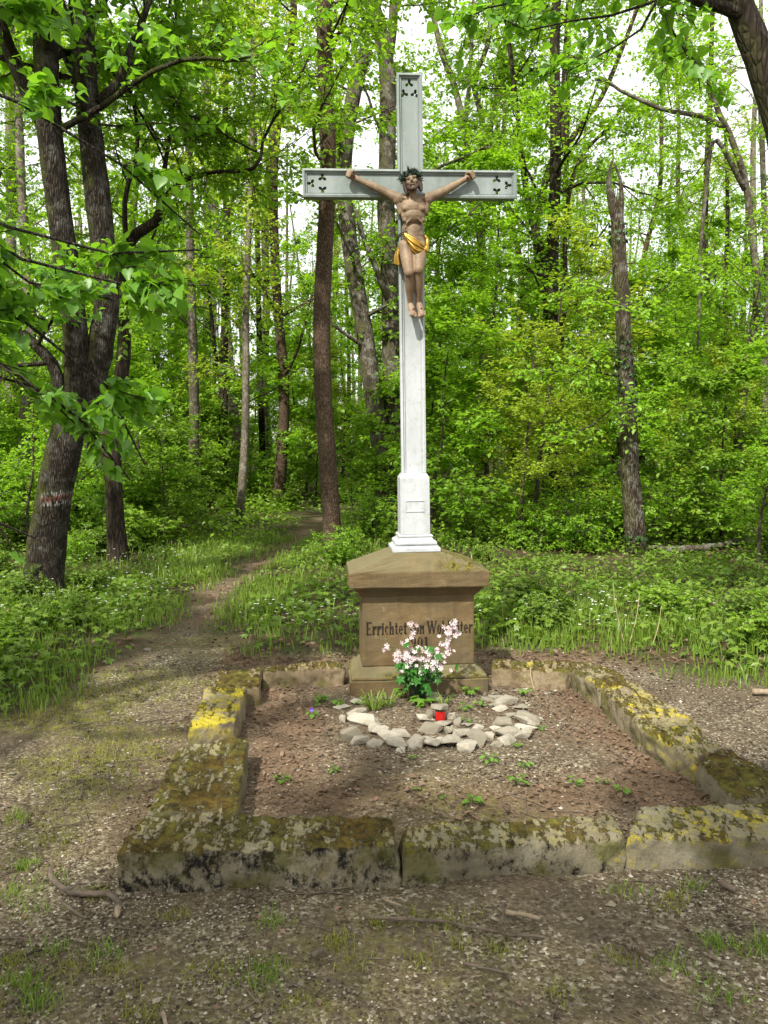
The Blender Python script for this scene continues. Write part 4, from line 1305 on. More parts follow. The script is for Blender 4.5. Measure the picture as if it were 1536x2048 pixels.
q4, r4 = T.stem([PT(772, 150, D + 0.2), PT(785, 60, D), PT(790, -80, D), PT(800, -300, D)], 0.09, 0.06, 8, 14, 0.08, 0, 6)
T.limbs(q1, r1, 0.35, 1.0, 9, 1.8, (40, 80), 0.02, 5, 5, 0.5, 0.45, r_k=0.3)
T.limbs(q2, r2, 0.35, 1.0, 14, 2.0, (40, 80), 0.02, 5, 5, 0.5, 0.45, r_k=0.3)
T.limbs(q4, r4, 0.2, 1.0, 5, 1.8, (40, 80), 0.02, 5, 5, 0.5, 0.45, r_k=0.3)
T.build(rt, B_GREY, L_TREE, 'oval', 9, 0.095, 0.5, 0.35)
at_root(rt)

# ---- broken snag with ivy
D = 9.95
b0 = G(1274, 1110)
rt, T = hero('broken grey snag with a split hollow top and ivy on its trunk', b0, 16)
q, r = T.stem([b0 + (0, 0, -0.1), PT(1270, 1060, D), PT(1262, 960, D), PT(1256, 820, D), PT(1248, 680, D), PT(1240, 540, D), PT(1234, 430, D)], 0.135, 0.084, 16, 44, 0.14, 0.30, 12)
T.stem([PT(1232, 450, D), PT(1222, 400, D), PT(1217, 355, D), PT(1224, 322, D)], 0.062, 0.016, 9, 12, 0.35, 0, 3)
T.stem([PT(1238, 450, D - 0.02), PT(1243, 400, D), PT(1240, 358, D), PT(1228, 326, D)], 0.046, 0.014, 8, 12, 0.35, 0, 5)
for px_ in (1228, 1236, 1232):
    T.stem([PT(px_, 440, D + 0.03), PT(px_ + 1, 405, D + 0.03), PT(px_ + 3, 385 - (px_ % 5) * 4, D + 0.03)], 0.03, 0.004, 6, 6, 0.3, 0, px_)
for (x0, y0), (x1, y1), ra in (((1240, 752), (1090, 745), 0.022), ((1244, 690), (1130, 735), 0.014), ((1246, 800), (1150, 900), 0.016), ((1236, 520), (1160, 640), 0.014), ((1240, 640), (1370, 560), 0.012), ((1254, 860), (1330, 780), 0.012)):
    a, e = PT(x0, y0, D), PT(x1, y1, D - 0.4)
    T.limb(a, e - a, np.linalg.norm(e - a), ra, 0.02, 4, 5, 0.4, 0.5, 0.10)
T.build(rt, B_SNAG, L_BRIGHT, 'oval', 8, 0.075, 0.6, 0.3)
iv = MB()
rg = np.random.default_rng(5)
i = rg.integers(4, len(q) - 1, 900)
i = i[(fbm(q[i], 1.6, 2, 4) > -0.1)]
a = rg.uniform(0, 6.283, len(i))
pos = q[i] + np.stack([np.cos(a), np.sin(a), 0 * a], -1) * (r[i] * 1.08)[:, None] + rg.normal(0, 0.015, (len(i), 3))
nr = np.stack([np.cos(a), np.sin(a), 0 * a + 0.3], -1) + rg.normal(0, 0.3, (len(i), 3))
add_leaves(iv, 'maple', pos, np.stack([rg.normal(0, 0.5, len(i)), rg.normal(0, 0.5, len(i)), -np.ones(len(i))], -1), nr, rg.uniform(0.04, 0.075, len(i)))
iv.obj('ivy', [L_IVY], rt)
at_root(rt)

# ---- stump with ivy behind the linden
b0 = G(226, 1062)
rt = thing('tree_stump', 'tall broken stump wrapped in ivy behind the waymarked linden', 'tree stump', (b0[0], b0[1], 0))
T = Tree(17)
Ds = b0[1] / YS
q, r = T.stem([b0 + (0, 0, -0.1), PT(226, 980, Ds), PT(224, 900, Ds), PT(228, 862, Ds)], 0.26, 0.21, 14, 18, 0.14, 0.3, 7)
T.stem([PT(240, 870, Ds), PT(242, 845, Ds)], 0.10, 0.02, 7, 6, 0.3, 0, 2)
T.build(rt, B_DARK, L_SHRUB, per=0)
iv = MB()
i = rg.integers(0, 12, 700)
a = rg.uniform(0, 6.283, len(i))
pos = q[i] + np.stack([np.cos(a), np.sin(a), 0 * a], -1) * (r[i] * 1.12)[:, None] + rg.normal(0, 0.03, (len(i), 3))
add_leaves(iv, 'maple', pos, rg.normal(0, 0.5, (len(i), 3)) - (0, 0, 1), np.stack([np.cos(a), np.sin(a), 0 * a + 0.3], -1), rg.uniform(0.05, 0.09, len(i)))
iv.obj('ivy', [L_IVY], rt)
at_root(rt)

# ---- slender trunks left of the brown one, and others that can be told apart
def slim(label, base, pts, Dd, r0, r1_, bark, leafm, seed, f0=0.35, count=12, length=1.6, per=9, size=0.085, up=0.02, forks=(), group=None):
    b = G(*base) if len(base) == 2 else np.array(base, float)
    rt, T = hero(label, b, seed, group)
    pts = list(pts)
    if pts[-1][1] > -150:                                     # carry the trunk on up into the canopy
        (xa, ya), (xb, yb) = pts[-2], pts[-1]
        f_ = min(3.0, (yb + 320) / max(ya - yb, 1))
        pts.append((xb + (xb - xa) * f_ * 0.6, yb + (yb - ya) * f_))
    q, r = T.stem([b + (0, 0, -0.1)] + [PT(x, y, Dd) for x, y in pts], r0, r1_ * 0.55, 11, None, 0.07, 0.2, seed)
    T.limbs(q, r, f0, 1.0, count, length, (45, 85), up, 5, 5, 0.5, 0.45, r_k=0.28)
    for fk, ra in forks:
        fq, fr_ = T.stem([PT(x, y, Dd) for x, y in fk], ra, ra * 0.45, 8, None, 0.06, 0, seed + 1)
        T.limbs(fq, fr_, 0.25, 1.0, 5, length, (35, 75), up, 4, 5, 0.5, 0.45, r_k=0.35)
    T.build(rt, bark, leafm, 'oval' if Dd < 13 else 'rhomb', per, size, 0.55, 0.3)
    at_root(rt)
    return rt
slim('pale slim trunk with a small red paint spot beside the forest path', (478, 1046), [(482, 1000), (490, 880), (492, 760), (492, 640), (494, 540), (500, 400), (505, 200), (505, -200)], 13.6, 0.085, 0.055, B_PALE, L_YELLOW, 21, 0.25, 16, 1.5)
slim('straight grey trunk between the pale path side trunk and the ivy stump', (386, 1020), [(386, 980), (388, 800), (384, 640), (380, 480), (378, 300), (380, 0), (380, -300)], 16.2, 0.13, 0.09, B_GREY, L_TREE, 22, 0.3, 14, 2.0, 10, 0.10)
slim('dark forked trunk standing between the straight grey and the pale trunks', (446, 985), [(446, 900), (448, 760), (450, 640), (455, 500), (450, 300), (455, 0)], 18.5, 0.14, 0.08, B_DARK, L_BRIGHT, 23, 0.25, 14, 2.0, 10, 0.10, forks=[([(447, 800), (430, 700), (420, 600), (405, 460)], 0.06)])
slim('thin dark sapling trunk in the gap next to the pale path side trunk', (524, 960), [(524, 860), (520, 760), (518, 640), (515, 480), (510, 300)], 21, 0.13, 0.08, B_DARK, L_TREE, 24, 0.2, 14, 2.2, 10, 0.11)
slim('grey forked tree with a bare crotch beyond the cross arm opposite the linden', (962, 985), [(965, 860), (968, 700), (962, 560), (962, 480), (945, 400), (938, 330), (925, 240), (905, 160), (880, 90)], 17.5, 0.19, 0.09, B_PALE, L_TREE, 25, 0.5, 10, 1.8, 8, 0.10,
     forks=[([(964, 470), (975, 400), (972, 310), (962, 230), (948, 160), (975, 90), (985, -20)], 0.10), ([(972, 300), (988, 220), (1005, 130), (1020, 40), (1040, -60)], 0.07), ([(930, 250), (940, 150), (945, 30), (950, -80)], 0.06)])
slim('leaning brown forked tree with sweeping bare limbs behind the snag', (1110, 985), [(1108, 900), (1112, 760), (1090, 600), (1072, 480), (1085, 390), (1100, 330), (1130, 295), (1170, 240), (1215, 170)], 16.5, 0.16, 0.07, B_BROWN, L_BRIGHT, 26, 0.5, 10, 1.8, 9, 0.10,
     forks=[([(1128, 296), (1125, 200), (1130, 100), (1135, 0), (1140, -120)], 0.05), ([(1112, 760), (1130, 600), (1130, 480), (1140, 380), (1165, 310), (1220, 250), (1260, 190)], 0.07)])
slim('grey tree with a long arching limb over the broken snag', (1478, 1010), [(1476, 900), (1490, 760), (1515, 600), (1505, 480), (1490, 360), (1460, 270), (1435, 220), (1420, 160), (1380, 90)], 13.5, 0.125, 0.06, B_GREY, L_BRIGHT, 27, 0.35, 12, 1.7, 9, 0.09,
     forks=[([(1452, 255), (1400, 232), (1330, 220), (1270, 195), (1235, 178), (1208, 158), (1190, 158)], 0.055), ([(1490, 380), (1430, 280), (1410, 400), (1400, 520), (1398, 640), (1395, 700)], 0.05)])
slim('twin stemmed dark tree in the bushes beyond the arching limb tree', (1448, 965), [(1445, 860), (1430, 740), (1420, 620), (1410, 500), (1412, 380), (1420, 200), (1425, 0)], 19.5, 0.13, 0.08, B_DARK, L_TREE, 28, 0.25, 14, 2.0, 10, 0.10, forks=[([(1446, 860), (1456, 740), (1450, 600), (1455, 420), (1450, 240)], 0.09)])
slim('straight dark trunk between the snag and the cross foot in the thicket', (1122, 950), [(1122, 850), (1122, 700), (1126, 560), (1130, 420), (1135, 200)], 22.5, 0.15, 0.1, B_DARK, L_BRIGHT, 29, 0.2, 14, 2.2, 10, 0.11)
slim('thin trunk at the edge of the wood past the arching limb tree', (1530, 1000), [(1528, 900), (1530, 760), (1535, 600), (1528, 400), (1520, 200), (1500, 0)], 15, 0.10, 0.06, B_GREY, L_BRIGHT, 30, 0.25, 12, 1.8, 9, 0.10)
slim('pale trunk with dark knots beside the old linden foot', (52, 1010), [(50, 940), (48, 860), (58, 760), (60, 640), (50, 500), (40, 300)], 17.0, 0.16, 0.11, B_PALE, L_TREE, 33, 0.3, 12, 2.0, 9, 0.10)
slim('thick pale trunk far behind the old linden', (20, 950), [(20, 860), (20, 760), (22, 600), (22, 400), (20, 200)], 24.0, 0.26, 0.2, B_PALE, L_TREE, 34, 0.35, 12, 2.4, 9, 0.12)
# ---- near tree at the edge of the clearing: only its leaning trunk top and hanging sprays come into view
D = 5.2
b0 = np.array([3.75, 5.8, 0])
rt, T = hero('dark leaning trunk at the gravel edge with leafy sprays hanging over the clearing', b0, 31, name='linden_tree')
q, r = T.stem([b0 + (0, 0, -0.1), (3.62, 5.8, 1.2), (3.4, 5.75, 2.4), PT(1600, 420, D), PT(1558, 250, D), PT(1520, 120, D), PT(1478, 10, D), PT(1420, -180, D), PT(1360, -420, D)], 0.13, 0.08, 16, 40, 0.10, 0.25, 5)
q2, r2 = T.stem([PT(1500, 40, D), PT(1440, 12, D - 0.1), PT(1400, 2, D - 0.2), PT(1330, -40, D - 0.4), PT(1200, -120, D - 0.8)], 0.045, 0.02, 9, 14, 0.1, 0, 6)
T.limbs(q, r, 0.80, 1.0, 6, 1.6, (40, 80), 0.05, 5, 5, 0.32, 0.40, bias=(-0.4, -0.4, 0.4), r_k=0.35)
for pts in ([(1370, -40), (1270, 20), (1150, 40), (1060, 60), (985, 80)], [(1330, -60), (1290, 50), (1200, 110), (1120, 150)], [(1300, -60), (1340, 60), (1390, 120), (1400, 180)], [(1200, -120), (1100, -20), (1000, 10), (900, 30)]):
    pp = [PT(x, y, 5.0) for x, y in pts]
    T.limb(pp[0], pp[1] - pp[0], 1.6, 0.012, -0.02, 4, 3, 0.20, 0.18, 0.1, path=pp)
T.build(rt, B_DARK, L_LINDEN, 'heart', 6, 0.072, 0.45, 0.55, gaps=True)
at_root(rt)

# ---- linden standing outside the view on the path side: its low sprays hang into it
b0 = np.array([-3.9, 2.1, 0])
rt, T = hero('linden whose low sprays of broad fresh leaves hang before the waymarked trunk', b0, 32, name='linden_tree')
q, r = T.stem([b0 + (0, 0, -0.1), b0 + (0.05, 0, 1.5), b0 + (0.1, 0.1, 3.2), b0 + (-0.1, 0.0, 5.5), b0 + (0.0, -0.1, 8.0)], 0.24, 0.09, 16, 40, 0.10, 0.3, 15)
T.limbs(q, r, 0.45, 1.0, 15, 3.2, (50, 85), 0.02, 7, 6, 0.42, 0.36, r_k=0.4)
for zi, pts in ((1.7, [(-150, 120), (0, 185), (130, 260), (250, 335), (330, 400), (400, 470)]), (1.6, [(-180, 350), (-60, 420), (60, 470), (190, 500), (300, 520), (400, 500)]),
                (1.4, [(-200, 560), (-60, 600), (60, 650), (170, 720), (240, 820), (290, 930)]), (1.4, [(-200, 700), (-80, 740), (20, 760), (120, 800), (190, 880)]),
                (1.2, [(-150, 980), (-60, 1020), (30, 1060), (80, 1080)]), (2.0, [(-150, -60), (0, 20), (80, 60), (160, 70)]), (1.5, [(-180, 450), (-60, 520), (40, 560), (140, 580), (230, 600)]), (1.6, [(-180, 400), (-60, 440), (80, 540), (220, 560), (330, 600), (420, 570)]), (1.4, [(-200, 640), (-60, 690), (60, 770), (150, 830), (230, 900), (260, 960)]), (1.3, [(-200, 520), (-80, 580), (20, 620), (90, 640)])):
    pp = [b0 + (0.05, 0.05, zi + 0.6)] + [PT(x, y, 3.5 + 0.12 * k) for k, (x, y) in enumerate(pts)]
    T.limb(pp[0], pp[1] - pp[0], 2.4, 0.020, -0.02, 8, 4, 0.20, 0.14, 0.1, path=pp)
T.build(rt, B_FURROW, L_LINDEN, 'heart', 9, 0.070, 0.35, 0.6, gaps=True)
at_root(rt)

# ---- unseen trees placed behind the camera only to shade the clearing
def shader_tree(loc, seed, H, label, lim=3.0, count=16):
    rt, T = hero(label, np.array(loc), seed, name='linden_tree')
    b = np.array([loc[0], loc[1], 0.0])
    q, r = T.stem([b + (0, 0, -0.1), b + (0.1, 0.1, 2), b + (0, 0.2, 5), b + (0.2, 0.2, H)], 0.26, 0.08, 14, 30, 0.1, 0.3, seed)
    T.limbs(q, r, 0.40, 1.0, count, lim, (50, 88), 0.03, 7, 6, 0.45, 0.4, r_k=0.4)
    T.build(rt, B_DARK, L_LINDEN, 'oval', 7, 0.11, 0.6, 0.4, gaps=True)
    at_root(rt)
SHADERS = [((-3.7, -2.9), 41, 9.0, 'tall unseen linden placed for shade across the gravel from the pedestal on the path side', 3.4, 16),
           ((-0.9, -2.4), 42, 9.5, 'tall unseen linden placed for shade across the gravel straight opposite the pedestal', 3.4, 17)]
for l_, sd_, h_, lab_, lim_, cnt_ in SHADERS:
    shader_tree(l_, sd_, h_, lab_, lim_, cnt_)

# ================================================================ forest trees behind: prototypes and copies
def proto_tree(seed, H, r0, leafm, bark, f0, count, length, per, size, shape='rhomb', up=0.02, lean=0.3, fork=False, sub=6, tw=6, twl=0.6):
    T = Tree(seed)
    g = T.r
    pts = [np.array([0, 0, -0.3])]
    x = np.zeros(2)
    for z in np.linspace(H * 0.15, H, 6):
        x = x + g.normal(0, lean, 2) * 0.5
        pts.append(np.array([x[0], x[1], z]))
    q, r = T.stem(pts, r0, r0 * 0.35, 10, None, 0.05, 0.25, seed)
    T.limbs(q, r, f0, 1.0, count, length, (40, 80), up, sub, tw, twl, 0.42, r_k=0.4)
    if fork:
        i = int(len(q) * 0.35)
        fq, fr_ = T.stem([q[i], q[i] + (0.5, 0.2, 1.6), q[i] + (0.9, 0.1, 4), q[i] + (1.3, 0.2, 7)], r0 * 0.5, r0 * 0.2, 8, None, 0.05, 0, seed)
        T.limbs(fq, fr_, 0.2, 1.0, count // 2, length, (40, 80), up, sub, tw, twl, 0.42, r_k=0.4)
    root = link('forest_tree', None)
    T.build(root, bark, leafm, shape, per, size, 0.6, 0.25)
    return root
def drop(root):
    for ch in list(root.children):
        bpy.data.objects.remove(ch)
    bpy.data.objects.remove(root)
PROTO = [proto_tree(101, 17, 0.17, L_TREE, B_GREY, 0.28, 20, 2.6, 7, 0.115),
         proto_tree(102, 16, 0.20, L_BRIGHT, B_DARK, 0.22, 22, 2.8, 7, 0.12, fork=True),
         proto_tree(103, 18, 0.15, L_YELLOW, B_PALE, 0.30, 18, 2.2, 7, 0.105),
         proto_tree(104, 14, 0.14, L_BRIGHT, B_BROWN, 0.18, 22, 2.4, 7, 0.11, lean=0.5)]
TLAB = ['grey barked forest tree', 'dark forked forest tree with bright leaves', 'pale barked forest tree with yellowish leaves', 'brown crooked forest tree']
TGRP = ['grey barked trees of the wood', 'dark forked trees of the wood', 'pale barked trees of the wood', 'brown crooked trees of the wood']
rg = np.random.default_rng(77)
WILD = []
spots = []
tries = 0
while len(spots) < 46 and tries < 6000:
    tries += 1
    y = 15 + 45 * rg.uniform(0, 1) ** 0.9
    x = rg.uniform(-0.62, 0.62) * y
    if abs(x + 1.2 - 0.02 * y) < 0.9 and y < 24:
        continue
    if abs(x) > 0.6 * y:
        continue
    if any((x - a) ** 2 + (y - b) ** 2 < (2.3 + 0.03 * y) ** 2 for a, b in spots):
        continue
    spots.append((x, y))
for k, (x, y) in enumerate(spots):
    j = int(rg.integers(0, 4))
    o = copy_tree(PROTO[j])
    s = rg.uniform(0.8, 1.2)
    o.location = (x, y, gh(x, y)[0])
    o.scale = (s, s, s * rg.uniform(0.95, 1.15))
    o.rotation_euler = (0, 0, rg.uniform(0, 6.28))
    tag(o, TLAB[j], 'tree', TGRP[j])
    WILD.append((o, TLAB[j]))
for p_ in PROTO:
    drop(p_)

# ---- young trees of the understorey, with level leafy sprays
def proto_sapling(seed, H, leafm, shape, size, per, count, length):
    T = Tree(seed)
    g = T.r
    lx = g.normal(0, 0.05, 2)
    pts = [np.array([0, 0, -0.1])] + [np.array([*(lx * z + g.normal(0, 0.02, 2) * z ** 0.5), z]) for z in np.linspace(H * 0.2, H, 5)]
    q, r = T.stem(pts, 0.012 + 0.006 * H, 0.006, 7, None, 0.06, 0.15, seed)
    T.limbs(q, r, 0.18, 1.0, count, length, (60, 92), 0.0, 6, 5, 0.34, 0.5, r_k=0.4, minr=0.005)
    root = link('young_tree', None)
    T.build(root, B_TWIG, leafm, shape, per, size, 0.7, 0.15)
    return root
SP = [proto_sapling(201, 4.5, L_BRIGHT, 'rhomb', 0.085, 10, 17, 1.25), proto_sapling(202, 3.4, L_TREE, 'oval', 0.085, 9, 14, 1.1), proto_sapling(203, 7.5, L_BRIGHT, 'rhomb', 0.10, 10, 26, 1.6), proto_sapling(204, 2.4, L_SHRUB, 'oval', 0.085, 9, 12, 0.9),
      proto_sapling(205, 4.0, L_YELLOW, 'rhomb', 0.08, 9, 15, 1.2)]
SLAB = ['young tree with layered bright sprays', 'young tree with mid green sprays', 'tall young tree with wide bright sprays', 'low dark leaved young tree', 'young tree with yellowish sprays']
SGRP = ['bright green young trees', 'mid green young trees', 'tall bright young trees', 'low dark young trees', 'yellowish young trees']
sps = []
tries = 0
while len(sps) < 135 and tries < 9000:
    tries += 1
    y = 9.5 + 32 * rg.uniform(0, 1) ** 1.05
    x = rg.uniform(-0.6, 0.6) * y
    pathx = -1.35 if y < 16 else -1.0
    if abs(x - pathx) < 1.3 and y < 22:
        continue
    if y < 14 and rg.uniform() < 0.6:
        continue
    if y < 12.5 and -2.4 < x < 0.6:
        continue
    if y < 19 and -0.27 < x / y < -0.07:
        continue
    if y < 13 and abs(x / y - 0.315) < 0.10:
        continue
    if any((x - a) ** 2 + (y - b) ** 2 < (0.75 + 0.03 * y) ** 2 for a, b in sps):
        continue
    sps.append((x, y))
for k, (x, y) in enumerate(sps):
    j = int(rg.choice(5, p=[0.22, 0.18, 0.36, 0.06, 0.18])) if y > 13 else int(rg.choice([0, 1, 3, 3, 4]))
    o = copy_tree(SP[j])
    s = rg.uniform(0.75, 1.2) * (0.7 if y < 12 else 1.0)
    o.location = (x, y, gh(x, y)[0])
    o.scale = (s, s, s)
    o.rotation_euler = (0, 0, rg.uniform(0, 6.28))
    tag(o, SLAB[j], 'tree', SGRP[j])
    WILD.append((o, SLAB[j]))
for p_ in SP:
    drop(p_)

# ---- bushes
def proto_shrub(seed, H, leafm, shape, size, stems, per=8):
    T = Tree(seed)
    g = T.r
    for k in range(stems):
        a = g.uniform(0, 6.28)
        d = np.array([math.cos(a) * 0.5, math.sin(a) * 0.5, 1.0])
        p = wander(g, np.array([0.06 * math.cos(a), 0.06 * math.sin(a), -0.05]), d, H * g.uniform(0.6, 1.1), 6, 0.16, 0.05)
        T.wood.add(*tube(p, np.linspace(0.009, 0.003, len(p)), 5, False))
        for i in range(1, len(p) - 1):
            for _ in range(2):
                dd = side_dir(g, unit(p[i + 1] - p[i]), R(g.uniform(45, 85)))
                dd[2] *= 0.4
                T.branch(p[i], dd, H * 0.32 * g.uniform(0.5, 1.1), 0.005, 3, 0.16)
    root = link('shrub', None)
    T.build(root, B_TWIG, leafm, shape, per, size, 0.6, 0.25)
    root.children[0].name = 'stem'
    return root
SH = [proto_shrub(301, 0.9, L_SHRUB, 'maple', 0.066, 9, 7), proto_shrub(302, 1.3, L_BRIGHT, 'oval', 0.058, 10, 8), proto_shrub(303, 0.6, L_SHRUB, 'oval', 0.05, 9, 7), proto_shrub(304, 1.7, L_TREE, 'maple', 0.07, 9, 7), proto_shrub(305, 0.7, L_COVER, 'maple', 0.058, 8, 7)]
HLAB = ['knee high maple bush', 'waist high bush with bright oval leaves', 'low bush with small oval leaves', 'tall maple bush', 'low dark maple bush']
HGRP = ['knee high maple bushes', 'bright oval leaved bushes', 'low oval leaved bushes', 'tall maple bushes', 'low dark maple bushes']
hs = []
tries = 0
while len(hs) < 125 and tries < 20000:
    tries += 1
    y = 6.4 + 18 * rg.uniform(0, 1) ** 1.25
    x = rg.uniform(-0.6, 0.6) * (y + 0.6)
    if poly_sd(np.array([x]), np.array([y]), BARE)[0] < (0.75 if x < 0.3 else 0.45):
        continue
    if -0.30 < x / y < -0.07 and y < 18 and rg.uniform() < 0.93:
        continue
    if y < 11.2 and abs(x / y - 0.315) < 0.045 and y > 8:
        continue
    if -1.3 < x < 0.1 and y < 9.8:
        continue
    if y < 11 and 0 < x < 4.5 and rg.uniform() < 0.75:
        continue
    if any((x - a) ** 2 + (y - b) ** 2 < (0.38 + 0.02 * y) ** 2 for a, b in hs):
        continue
    hs.append((x, y))
hs += [(2.95, 6.0), (3.5, 5.8), (3.1, 6.7), (2.5, 6.9), (-2.85, 5.4), (-3.3, 5.8), (-3.0, 6.3), (-2.75, 6.9), (-3.5, 5.0)]
for k, (x, y) in enumerate(hs):
    j = int(rg.choice([0, 1, 2, 3, 4])) if y > 9 else int(rg.choice([0, 0, 2, 4, 4]))
    o = copy_tree(SH[j])
    s = rg.uniform(0.75, 1.25) * (0.5 if y < 10.5 else 0.85)
    o.location = (x, y, gh(x, y)[0])
    o.scale = (s, s, s)
    o.rotation_euler = (0, 0, rg.uniform(0, 6.28))
    tag(o, HLAB[j], 'bush', HGRP[j])
    WILD.append((o, HLAB[j]))
for p_ in SH:
    drop(p_)

MARKS = [('waymarked linden', *G(88, 1196)[:2]), ('ivy stump', *G(226, 1062)[:2]), ('slim brown trunk', *G(664, 1110)[:2]), ('twin grey trunks', 0.1, 15.3), ('broken snag', *G(1274, 1110)[:2]), ('pale path side trunk', *G(478, 1046)[:2]),
         ('straight grey trunk', *G(386, 1020)[:2]), ('arching limb tree', *G(1478, 1010)[:2]), ('leaning brown forked tree', *G(1110, 985)[:2]), ('bare crotched forked tree', *G(962, 985)[:2]), ('pale knotted trunk', *G(52, 1010)[:2]), ('stone pedestal', PC[0], PC[1]), ('twin stemmed dark tree', *G(1448, 965)[:2])]
relabel(WILD, MARKS)
# ---- far wood that closes the view: reads as one mass
fw = MB()
n = 52000
y = rg.uniform(48, 75, n)
x = rg.uniform(-0.66, 0.66, n) * y
z = rg.uniform(0, 1, n) ** 1.2 * 15
dens = fbm(np.stack([x * 0.35, y * 0.35, z * 0.45], -1), 1.0, 3, 8)
keep = dens > (-0.14 + 0.5 * (z / 15) ** 1.2)
pos = np.stack([x, y, z], -1)[keep]
add_leaves(fw, 'rhomb', pos, rg.normal(0, 1, pos.shape), rg.normal(0, 0.6, pos.shape) + (0, -0.2, 1), rg.uniform(0.22, 0.42, len(pos)), 1)
for k in range(120):
    yy = rg.uniform(46, 72)
    xx = rg.uniform(-0.66, 0.66) * yy
    h = rg.uniform(12, 20)
    fw.add(*tube(np.array([(xx, yy, -0.5), (xx + rg.normal(0, 0.3), yy, h * 0.5), (xx + rg.normal(0, 0.8), yy, h)]), (rg.uniform(0.14, 0.26), 0.12, 0.05), 6, False), 0)
far = fw.obj('far_wood', [B_GREY, L_TREE], None, [0])
tag(far, 'dense far wood of trunks and leaves closing the view', 'wood', kind='stuff')
# ================================================================ ground cover, grass, flowers, gravel, litter
rg = np.random.default_rng(5)
def scatter(n, x0, x1, y0, y1, fn):
    x, y = rg.uniform(x0, x1, n), rg.uniform(y0, y1, n)
    k = rg.uniform(0, 1, n) < fn(x, y)
    x, y = x[k], y[k]
    return x, y, gh(x, y)

# --- leafy ground cover
cv = MB()
def cov_density(x, y):
    s = poly_sd(x, y, BARE)
    d = np.clip((s - 0.05) / 0.35, 0, 1) * (0.55 + 0.9 * fbm(p3(x, y), 1.1, 3, 12)) * np.clip(1.35 - y / 17, 0.12, 1)
    inview = np.abs(x) < 0.56 * y + 1.0
    return np.clip(d, 0, 1) * inview
x, y, z = scatter(150000, -9, 9, 4.2, 16, cov_density)
hmax = 0.06 + 0.22 * np.clip(fbm(p3(x, y), 1.7, 2, 21) + 0.45, 0, 1) * np.clip(poly_sd(x, y, BARE) / 0.7, 0.15, 1)
pos = np.stack([x, y, z + rg.uniform(0.1, 1, len(x)) * hmax], -1)
isd = y < 9
for k, shp in ((isd, 'maple'), (~isd, 'rhomb')):
    p = pos[k]
    a = rg.uniform(0, 6.283, len(p))
    add_leaves(cv, shp, p, np.stack([np.cos(a), np.sin(a), -0.25 + rg.normal(0, 0.2, len(p))], -1), rg.normal(0, 0.35, p.shape) + (0, 0, 1), rg.uniform(0.035, 0.075, len(p)))
tag(cv.obj('ground_cover', [L_COVER]), 'low leafy ground cover on the forest floor', 'ground cover', kind='stuff')

# --- thin undergrowth deeper in the wood
uv = MB()
def und_density(x, y):
    s = poly_sd(x, y, BARE)
    return np.clip((s - 0.1) / 0.5, 0, 1) * np.clip(0.35 + 1.3 * fbm(p3(x, y), 0.8, 3, 19), 0, 1) * (np.abs(x) < 0.56 * y + 1.0)
x, y, z = scatter(95000, -17, 17, 11.5, 32, und_density)
hm = 0.15 + 0.75 * np.clip(fbm(p3(x, y), 0.9, 2, 22) + 0.4, 0, 1) * np.clip(poly_sd(x, y, BARE) / 1.5, 0.1, 1)
pos = np.stack([x, y, z + rg.uniform(0.05, 1, len(x)) * hm], -1)
a = rg.uniform(0, 6.283, len(pos))
add_leaves(uv, 'rhomb', pos, np.stack([np.cos(a), np.sin(a), -0.25 + rg.normal(0, 0.2, len(a))], -1), rg.normal(0, 0.4, pos.shape) + (0, 0, 1), rg.uniform(0.06, 0.12, len(pos)))
tag(uv.obj('undergrowth', [L_SHRUB]), 'thin leafy undergrowth deeper in the wood', 'undergrowth', kind='stuff')

# --- grass
def blades(mb, x, y, z, h, w, mat, lean=0.45):
    n = len(x)
    a = rg.uniform(0, 6.283, n)
    b = rg.uniform(0, 6.283, n)
    l = rg.uniform(0.1, 1, n) * lean * h
    dx, dy = np.cos(a), np.sin(a)
    sx, sy = np.cos(b) * w, np.sin(b) * w
    base = np.stack([x, y, z - 0.005], -1)
    m = base + np.stack([dx * l * 0.35, dy * l * 0.35, h * 0.55], -1)
    t = base + np.stack([dx * l, dy * l, h * (1 - 0.25 * (l / h) ** 2)], -1)
    s = np.stack([sx, sy, 0 * sx], -1)
    V = np.stack([base - s, base + s, m + s * 0.8, m - s * 0.8, t], 1)
    o = np.arange(n)[:, None] * 5
    mb.add(V.reshape(-1, 3), [o + np.array([[0, 1, 2, 3]]), o + np.array([[3, 2, 4]])], mat)
gr = MB()
def grass_density(x, y):
    s = poly_sd(x, y, BARE)
    rim = np.clip((s + 0.15) / 0.25, 0, 1) * np.exp(-np.maximum(s - 0.2, 0) / 0.9)
    return np.clip(rim * (0.5 + 1.3 * fbm(p3(x, y), 1.6, 3, 55)), 0, 1)
x, y, z = scatter(85000, -4.2, 5, 4.0, 13, grass_density)
hh = rg.uniform(0.05, 0.17, len(x)) * (0.7 + 0.6 * np.clip(poly_sd(x, y, BARE), 0, 1))
blades(gr, x, y, z, hh, 0.0028 + 0.0004 * y, 0)
# right bank behind the kerb, taller
x, y, z = scatter(7000, 0.9, 2.9, 6.0, 7.6, lambda x, y: np.clip(poly_sd(x, y, BARE) / 0.2, 0, 1) * (0.5 + fbm(p3(x, y), 2, 2, 3)))
blades(gr, x, y, z, rg.uniform(0.08, 0.22, len(x)), 0.0035, 0)
# thin short grass greening the trodden ground by the path
x, y, z = scatter(30000, -3.2, -0.7, 1.6, 5.6, lambda x, y: np.clip(greening(x, y) * 1.5 - 0.35, 0, 1) * (poly_sd(x, y, BARE) < 0))
blades(gr, x, y, z, rg.uniform(0.012, 0.045, len(x)), 0.0016, 1, 0.9)
